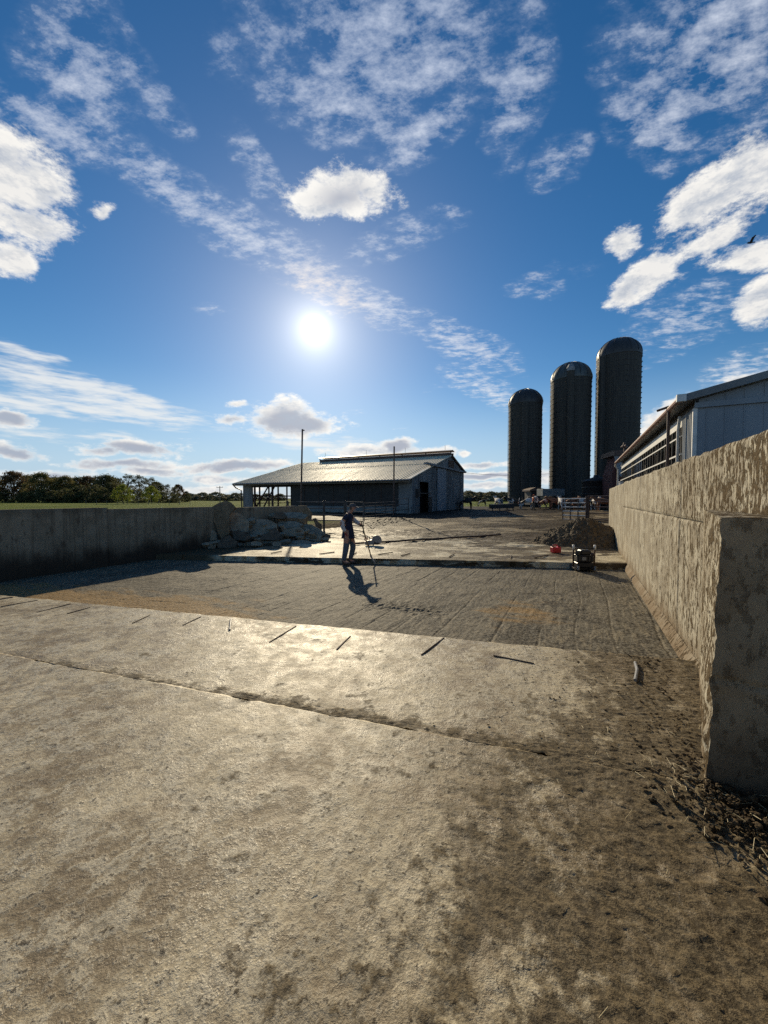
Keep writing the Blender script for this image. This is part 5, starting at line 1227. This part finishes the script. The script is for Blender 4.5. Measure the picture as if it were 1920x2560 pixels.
# ================================================================== tools
def cutoff_saw():
    b = at_height(930, 1363, .165); t = thing('cutoff_saw', 'handheld cut-off saw with round pale blade guard lying on the far slab', 'saw', (b.x, b.y, .165), R_(4))
    def L(mb, name, mat, sm=False, par=None): return mb.build(name, mat, par or t, sm, local=True)
    m = MB(); m.prism([(-.27, -.09, .06), (-.20, -.09, .02), (.05, -.09, .03), (.08, -.09, .14), (.0, -.09, .20), (-.18, -.09, .17), (-.27, -.09, .12)], (0, .18, 0)); L(m, 'motor_body', M_orange)
    m = MB(); m.tube([(-.2, 0, .16), (-.27, 0, .2), (-.25, 0, .27), (-.17, 0, .25), (-.14, 0, .18)], .018, 8); L(m, 'rear_handle', M_redp)
    m = MB(); m.tube([(-.10, -.1, .18), (-.09, -.1, .3), (-.02, -.05, .33), (.03, .05, .31), (.05, .1, .17)], .015, 8); L(m, 'front_handle', M_black)
    def disc(x, z, r, y0, y1, n=28): 
        d = MB(); pts0 = [(x + r * math.cos(2 * math.pi * i / n), y0, z + r * math.sin(2 * math.pi * i / n)) for i in range(n)]
        d.prism(pts0, (0, y1 - y0, 0)); return d
    L(disc(.17, .18, .165, -.012, -.004), 'blade', M_dkmet); L(disc(.17, .18, .03, -.03, .03, 14), 'arbor', M_black)
    n = 20; g_ = MB(); outer = [(.17 + .18 * math.cos(R_(a)), -.035, .18 + .18 * math.sin(R_(a))) for a in np.linspace(-35, 200, n)]; g_.prism(outer, (0, .07, 0)); L(g_, 'blade_guard', M_orange)
    for x in (-.12, .04): L(MB().tube([(x, -.06, .03), (x, -.06, -.01)], .02, 8), 'foot', M_black)
cutoff_saw()

def gas_can():
    b = at_height(1389, 1381, .165); t = thing('fuel_can', 'red plastic fuel can standing on the far slab near the soil heap', 'fuel can', (b.x, b.y, .16), R_(8))
    m = MB(); m.prism([(-.14, -.09, .0), (.14, -.09, .0), (.14, -.09, .17), (.11, -.09, .20), (.05, -.09, .17), (-.02, -.09, .16), (-.09, -.09, .2), (-.14, -.09, .18)], (0, .18, 0)); m.build('body', M_redp, t, bevel=.018, local=True)
    MB().tube([(-.10, 0, .19), (-.08, 0, .235), (.05, 0, .235), (.09, 0, .19)], .016, 8).build('handle', M_redp, t, True, local=True)
    MB().tube([(.11, 0, .19), (.115, 0, .235)], .028, 12).build('cap', M_black, t, local=True)
    MB().tube([(-.11, 0, .19), (-.115, 0, .225)], .022, 12).build('vent_cap', M_black, t, local=True)
gas_can()

def machine():
    b = at_height(1457, 1424, .02); t = thing('plate_compactor', 'black engine-driven compactor with upright tube posts standing in the dug strip', 'machine', (b.x, b.y, .02), R_(-6))
    def L(mb, name, mat, sm=False, bev=0): return mb.build(name, mat, t, sm, bev, local=True)
    m = MB(); m.prism([(-.24, -.25, .09), (-.24, -.18, .02), (-.24, .22, .02), (-.24, .3, .10), (-.24, .22, .055), (-.24, -.18, .055)], (.48, 0, 0)); L(m, 'base_plate', M_dkmet)
    L(MB().box((0, 0, .14), (.40, .34, .12)), 'deck', M_black, bev=.015)
    L(MB().box((0, -.02, .30), (.40, .30, .17)), 'engine_block', M_black, bev=.025)
    for i in range(5): L(MB().box((-.16 + .08 * i, -.18, .30), (.02, .02, .12)), 'cooling_fin', M_dkmet)
    L(MB().box((.02, -.01, .45), (.27, .24, .13)), 'fuel_tank', M_black, bev=.03)
    m = MB(); m.tube([(.02, -.01, .515), (.02, -.01, .545)], .035, 12); L(m, 'tank_cap', M_white)
    L(MB().box((-.05, -.185, .31), (.10, .015, .08)), 'plate_label', M_galv)
    m = MB(); m.tube([(-.17, -.12, .39), (-.17, -.12, .50)], .06, 14); L(m, 'air_filter', M_black)
    m = MB(); m.tube([(.16, -.1, .40), (.22, -.14, .42)], .045, 12); L(m, 'muffler', M_rust)
    for s in (-1, 1):
        L(MB().tube([(s * .25, -.05, .08), (s * .26, -.05, .40), (s * .26, -.06, .62)], .020, 10), 'post', M_rust, True)
        L(MB().tube([(s * .26, -.06, .53), (s * .26, -.06, .645)], .028, 10), 'grip', M_white, True)
        L(MB().tube([(s * .2, -.24, .03), (s * .2, -.24, .13)], .03, 10), 'foot', M_galv)
    L(MB().tube([(-.26, -.055, .56), (.26, -.055, .56)], .018, 10), 'crossbar', M_black, True)
    L(MB().tube([(-.26, -.05, .38), (-.12, -.16, .38), (.12, -.16, .38), (.26, -.05, .38)], .016, 8), 'guard_bar', M_black, True)
machine()

# ================================================================== bird
bp_ = at_depth(1877, 607, 34); bird = thing('bird', 'dark bird flying with raised wings before a white cloud', 'bird', bp_, R_(160))
m = MB(); m.tube([(-.28, 0, .0), (-.16, 0, .01), (0, 0, .02), (.14, 0, .03), (.22, 0, .04), (.28, 0, .03)], [.05, .035, .085, .07, .045, .008], 8); m.build('body', M_feather, bird, True, local=True)
for s in (-1, 1):
    m = MB(); m.hexa([(-.10, s * .03, .05), (.10, s * .03, .05), (.08, s * .30, .26), (-.12, s * .28, .24), (-.10, s * .03, .065), (.10, s * .03, .065), (.08, s * .30, .27), (-.12, s * .28, .25)])
    m.hexa([(-.12, s * .28, .24), (.08, s * .30, .26), (-.08, s * .52, .34), (-.16, s * .46, .31), (-.12, s * .28, .25), (.08, s * .30, .27), (-.08, s * .52, .345), (-.16, s * .46, .315)]); m.build('wing', M_feather, bird, local=True)

# ================================================================== trees
def tree_proto(name, h, w, leafmat, seed, nclump, per, leaf, sparse=0.0, trunk_h=.22, lean=0):
    rr = random.Random(seed); ng = np.random.default_rng(seed)
    t = thing(name, name, 'tree', (0, 0, 0))
    tr = MB(); pts = [Vector((0, 0, -.3))]
    for i in range(1, 7): pts.append(Vector((rr.uniform(-.04, .04) * h, rr.uniform(-.04, .04) * h, h * .8 * i / 6)))
    tr.tube(pts, [h * .022 * (1 - .14 * i) for i in range(7)], 7)
    cl = []
    for i in range(nclump):
        u = rr.uniform(trunk_h, 1.0); th = rr.uniform(0, 6.283)
        prof = math.sin(min(1, (u - trunk_h * .6) / (1 - trunk_h * .6)) ** .75 * math.pi) ** .6 if u < .999 else .1
        rad = w * .5 * prof * rr.uniform(.25, 1.0) ** .6
        cl.append(Vector((rad * math.cos(th), rad * math.sin(th), h * u * rr.uniform(.94, 1.03))))
    for c in cl[:22]:
        k = min(5, max(1, int(c.z / h * 5))); p = pts[k]; mid = p.lerp(c, .55) + Vector((0, 0, .04 * h))
        tr.tube([p, mid, c], [h * .009, h * .005, h * .002], 5)
    tr.build('trunk', M_bark, t, local=True)
    V = []; F = []
    for c in cl:
        s = w * rr.uniform(.07, .15) * (1 - .4 * sparse)
        k = int(per * rr.uniform(.5, 1.3))
        P = ng.normal(0, 1, (k, 3)); P = P / np.maximum(np.linalg.norm(P, axis=1, keepdims=True), .3) * ng.uniform(.3, 1.0, (k, 1)) * s * np.array([1.1, 1.1, .85]) + np.array(c)
        A = ng.normal(0, 1, (k, 3)); A /= np.linalg.norm(A, axis=1, keepdims=True); B = np.cross(A, ng.normal(0, 1, (k, 3))); B /= np.linalg.norm(B, axis=1, keepdims=True)
        L = leaf * ng.uniform(.6, 1.3, (k, 1)); b0 = len(V) * 1
        q = np.stack([P - A * L, P + B * L * .55, P + A * L, P - B * L * .55], 1).reshape(-1, 3); V.append(q)
    V = np.concatenate(V); F = np.arange(len(V)).reshape(-1, 4)
    me = bpy.data.meshes.new('crown'); me.from_pydata(V.tolist(), [], F.tolist()); me.update(); link_mesh('crown', me, leafmat, t)
    return t
TP = dict(olive=tree_proto('broadleaf_tree', 12, 12, L_olive, 1, 170, 60, .25, 0, .12), dark=tree_proto('broadleaf_tree', 11.5, 13, L_dark, 2, 180, 60, .25, trunk_h=.04), rust=tree_proto('broadleaf_tree', 12, 11, L_rust, 3, 150, 60, .25, 0, .12),
          thin=tree_proto('sparse_tree', 12, 9, L_dark, 4, 95, 40, .18, .4, .2), green=tree_proto('young_tree', 5.2, 5.4, L_green, 5, 80, 60, .13, 0, .2), far=tree_proto('broadleaf_tree', 9, 11, L_far, 6, 110, 55, .34, 0, .02), bush=tree_proto('hedge_bush', 4.5, 7, L_dark, 7, 70, 50, .18, 0, .0))
used_t = set(); field_z = lambda X, Y: .30
def plant(kind, px, ytop, Y, lab, grp, wide=1.0):
    t = TP[kind] if kind not in used_t else copy_tree(TP[kind]); used_t.add(kind)
    X = (px - 960) / 960 * Y; zt = at_depth(px, ytop, Y).z; h0 = dict(olive=12, dark=11.5, rust=12, thin=12, green=5.2, far=9, bush=4.5)[kind]
    s = max(.2, (zt - .2) / (h0 * 1.02)); t.scale = (s * wide, s * wide, s); t.location = (X, Y, .2); t.rotation_euler = (0, 0, RND.uniform(0, 6.28)); t['label'] = lab; t['group'] = grp
G1 = 'trees of the wood behind the field'
for kind, px, yt, Y, wd in (('olive', -25, 1184, 140, 1), ('rust', 35, 1177, 142, 1.0), ('olive', 72, 1190, 150, 1), ('olive', 105, 1184, 140, 1.05), ('dark', 140, 1192, 150, 1), ('olive', 165, 1192, 146, 1), ('dark', 195, 1193, 155, 1), ('rust', 222, 1189, 152, 1), ('dark', 262, 1187, 150, 1), ('dark', 285, 1192, 156, 1), ('thin', 322, 1185, 150, 1), ('thin', 352, 1187, 152, 1.05), ('thin', 375, 1193, 150, 1), ('dark', 392, 1204, 158, .9), ('thin', 418, 1210, 155, .9), ('rust', 446, 1210, 160, .75), ('thin', 436, 1216, 150, .8), ('dark', 465, 1228, 165, .8)):
    lab = {'olive': 'tall olive-green tree standing in the wood across the field', 'rust': 'tree with rust-tinged autumn crown in the wood across the field', 'dark': 'dense dark tree standing in the wood across the field', 'thin': 'thin dark tree with sky showing through its crown, at the wood end'}[kind]
    plant(kind, px, yt, Y, lab, G1, wd)
for px, yt in ((20, 1228), (60, 1232), (95, 1226), (135, 1228), (170, 1222), (200, 1215), (235, 1214), (262, 1222), (345, 1226), (410, 1232), (440, 1236)): plant('bush', px, yt, 132 + (px % 7), 'dense dark bush along the edge of the wood across the field', 'bushes along the wood edge', 1.15)
plant('green', 309, 1212, 104, 'bright yellow-green young tree standing alone before the dark wood', None); plant('green', 380, 1216, 116, 'dull green young tree near the fence before the thin dark trees', None, .95)
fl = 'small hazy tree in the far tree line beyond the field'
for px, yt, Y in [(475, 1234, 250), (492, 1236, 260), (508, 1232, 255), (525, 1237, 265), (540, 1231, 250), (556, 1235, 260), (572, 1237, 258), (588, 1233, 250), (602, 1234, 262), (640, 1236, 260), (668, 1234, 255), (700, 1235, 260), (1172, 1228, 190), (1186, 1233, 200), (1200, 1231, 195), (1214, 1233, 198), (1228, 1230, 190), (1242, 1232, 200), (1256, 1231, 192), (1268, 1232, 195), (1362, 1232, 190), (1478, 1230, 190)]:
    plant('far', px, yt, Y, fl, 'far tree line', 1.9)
# field fence and utility pole
ff = thing('field_fence', 'sparse wire fence with thin wooden posts crossing the green field', 'fence', tuple(at_depth(360, 1258, 95)[:2]) + (.3,))
prev = None
for i in range(11):
    px = 215 + i * 26; q = at_depth(px, 1258, 96 - i * .6); MB().tube([(q.x, q.y, 0), (q.x + .02, q.y, 1.5 + .15 * math.sin(i * 2.1))], .055, 6).build('post', M_wood, ff)
    if prev is not None:
        for z in (.75, 1.2): MB().tube([(prev.x, prev.y, z), (q.x, q.y, z)], .012, 4).build('wire', M_dkmet, ff)
    prev = q
q = at_depth(550, 1250, 130); up = thing('utility_pole', 'distant wooden utility pole with crossarm beyond the rubble and field', 'pole', (q.x, q.y, .2))
zt = at_depth(550, 1215, 130).z; MB().tube([(q.x, q.y, 0), (q.x, q.y, zt)], [.17, .12], 8).build('post', M_wood, up); MB().bar((q.x - 1.1, q.y, zt - .5), (q.x + 1.1, q.y, zt - .45), .12, .14).build('crossarm', M_wood, up)
for dx in (-1, 0, 1): MB().tube([(q.x + dx, q.y, zt - .4), (q.x + dx, q.y, zt - .15)], .06, 6).build('insulator', M_trim, up)
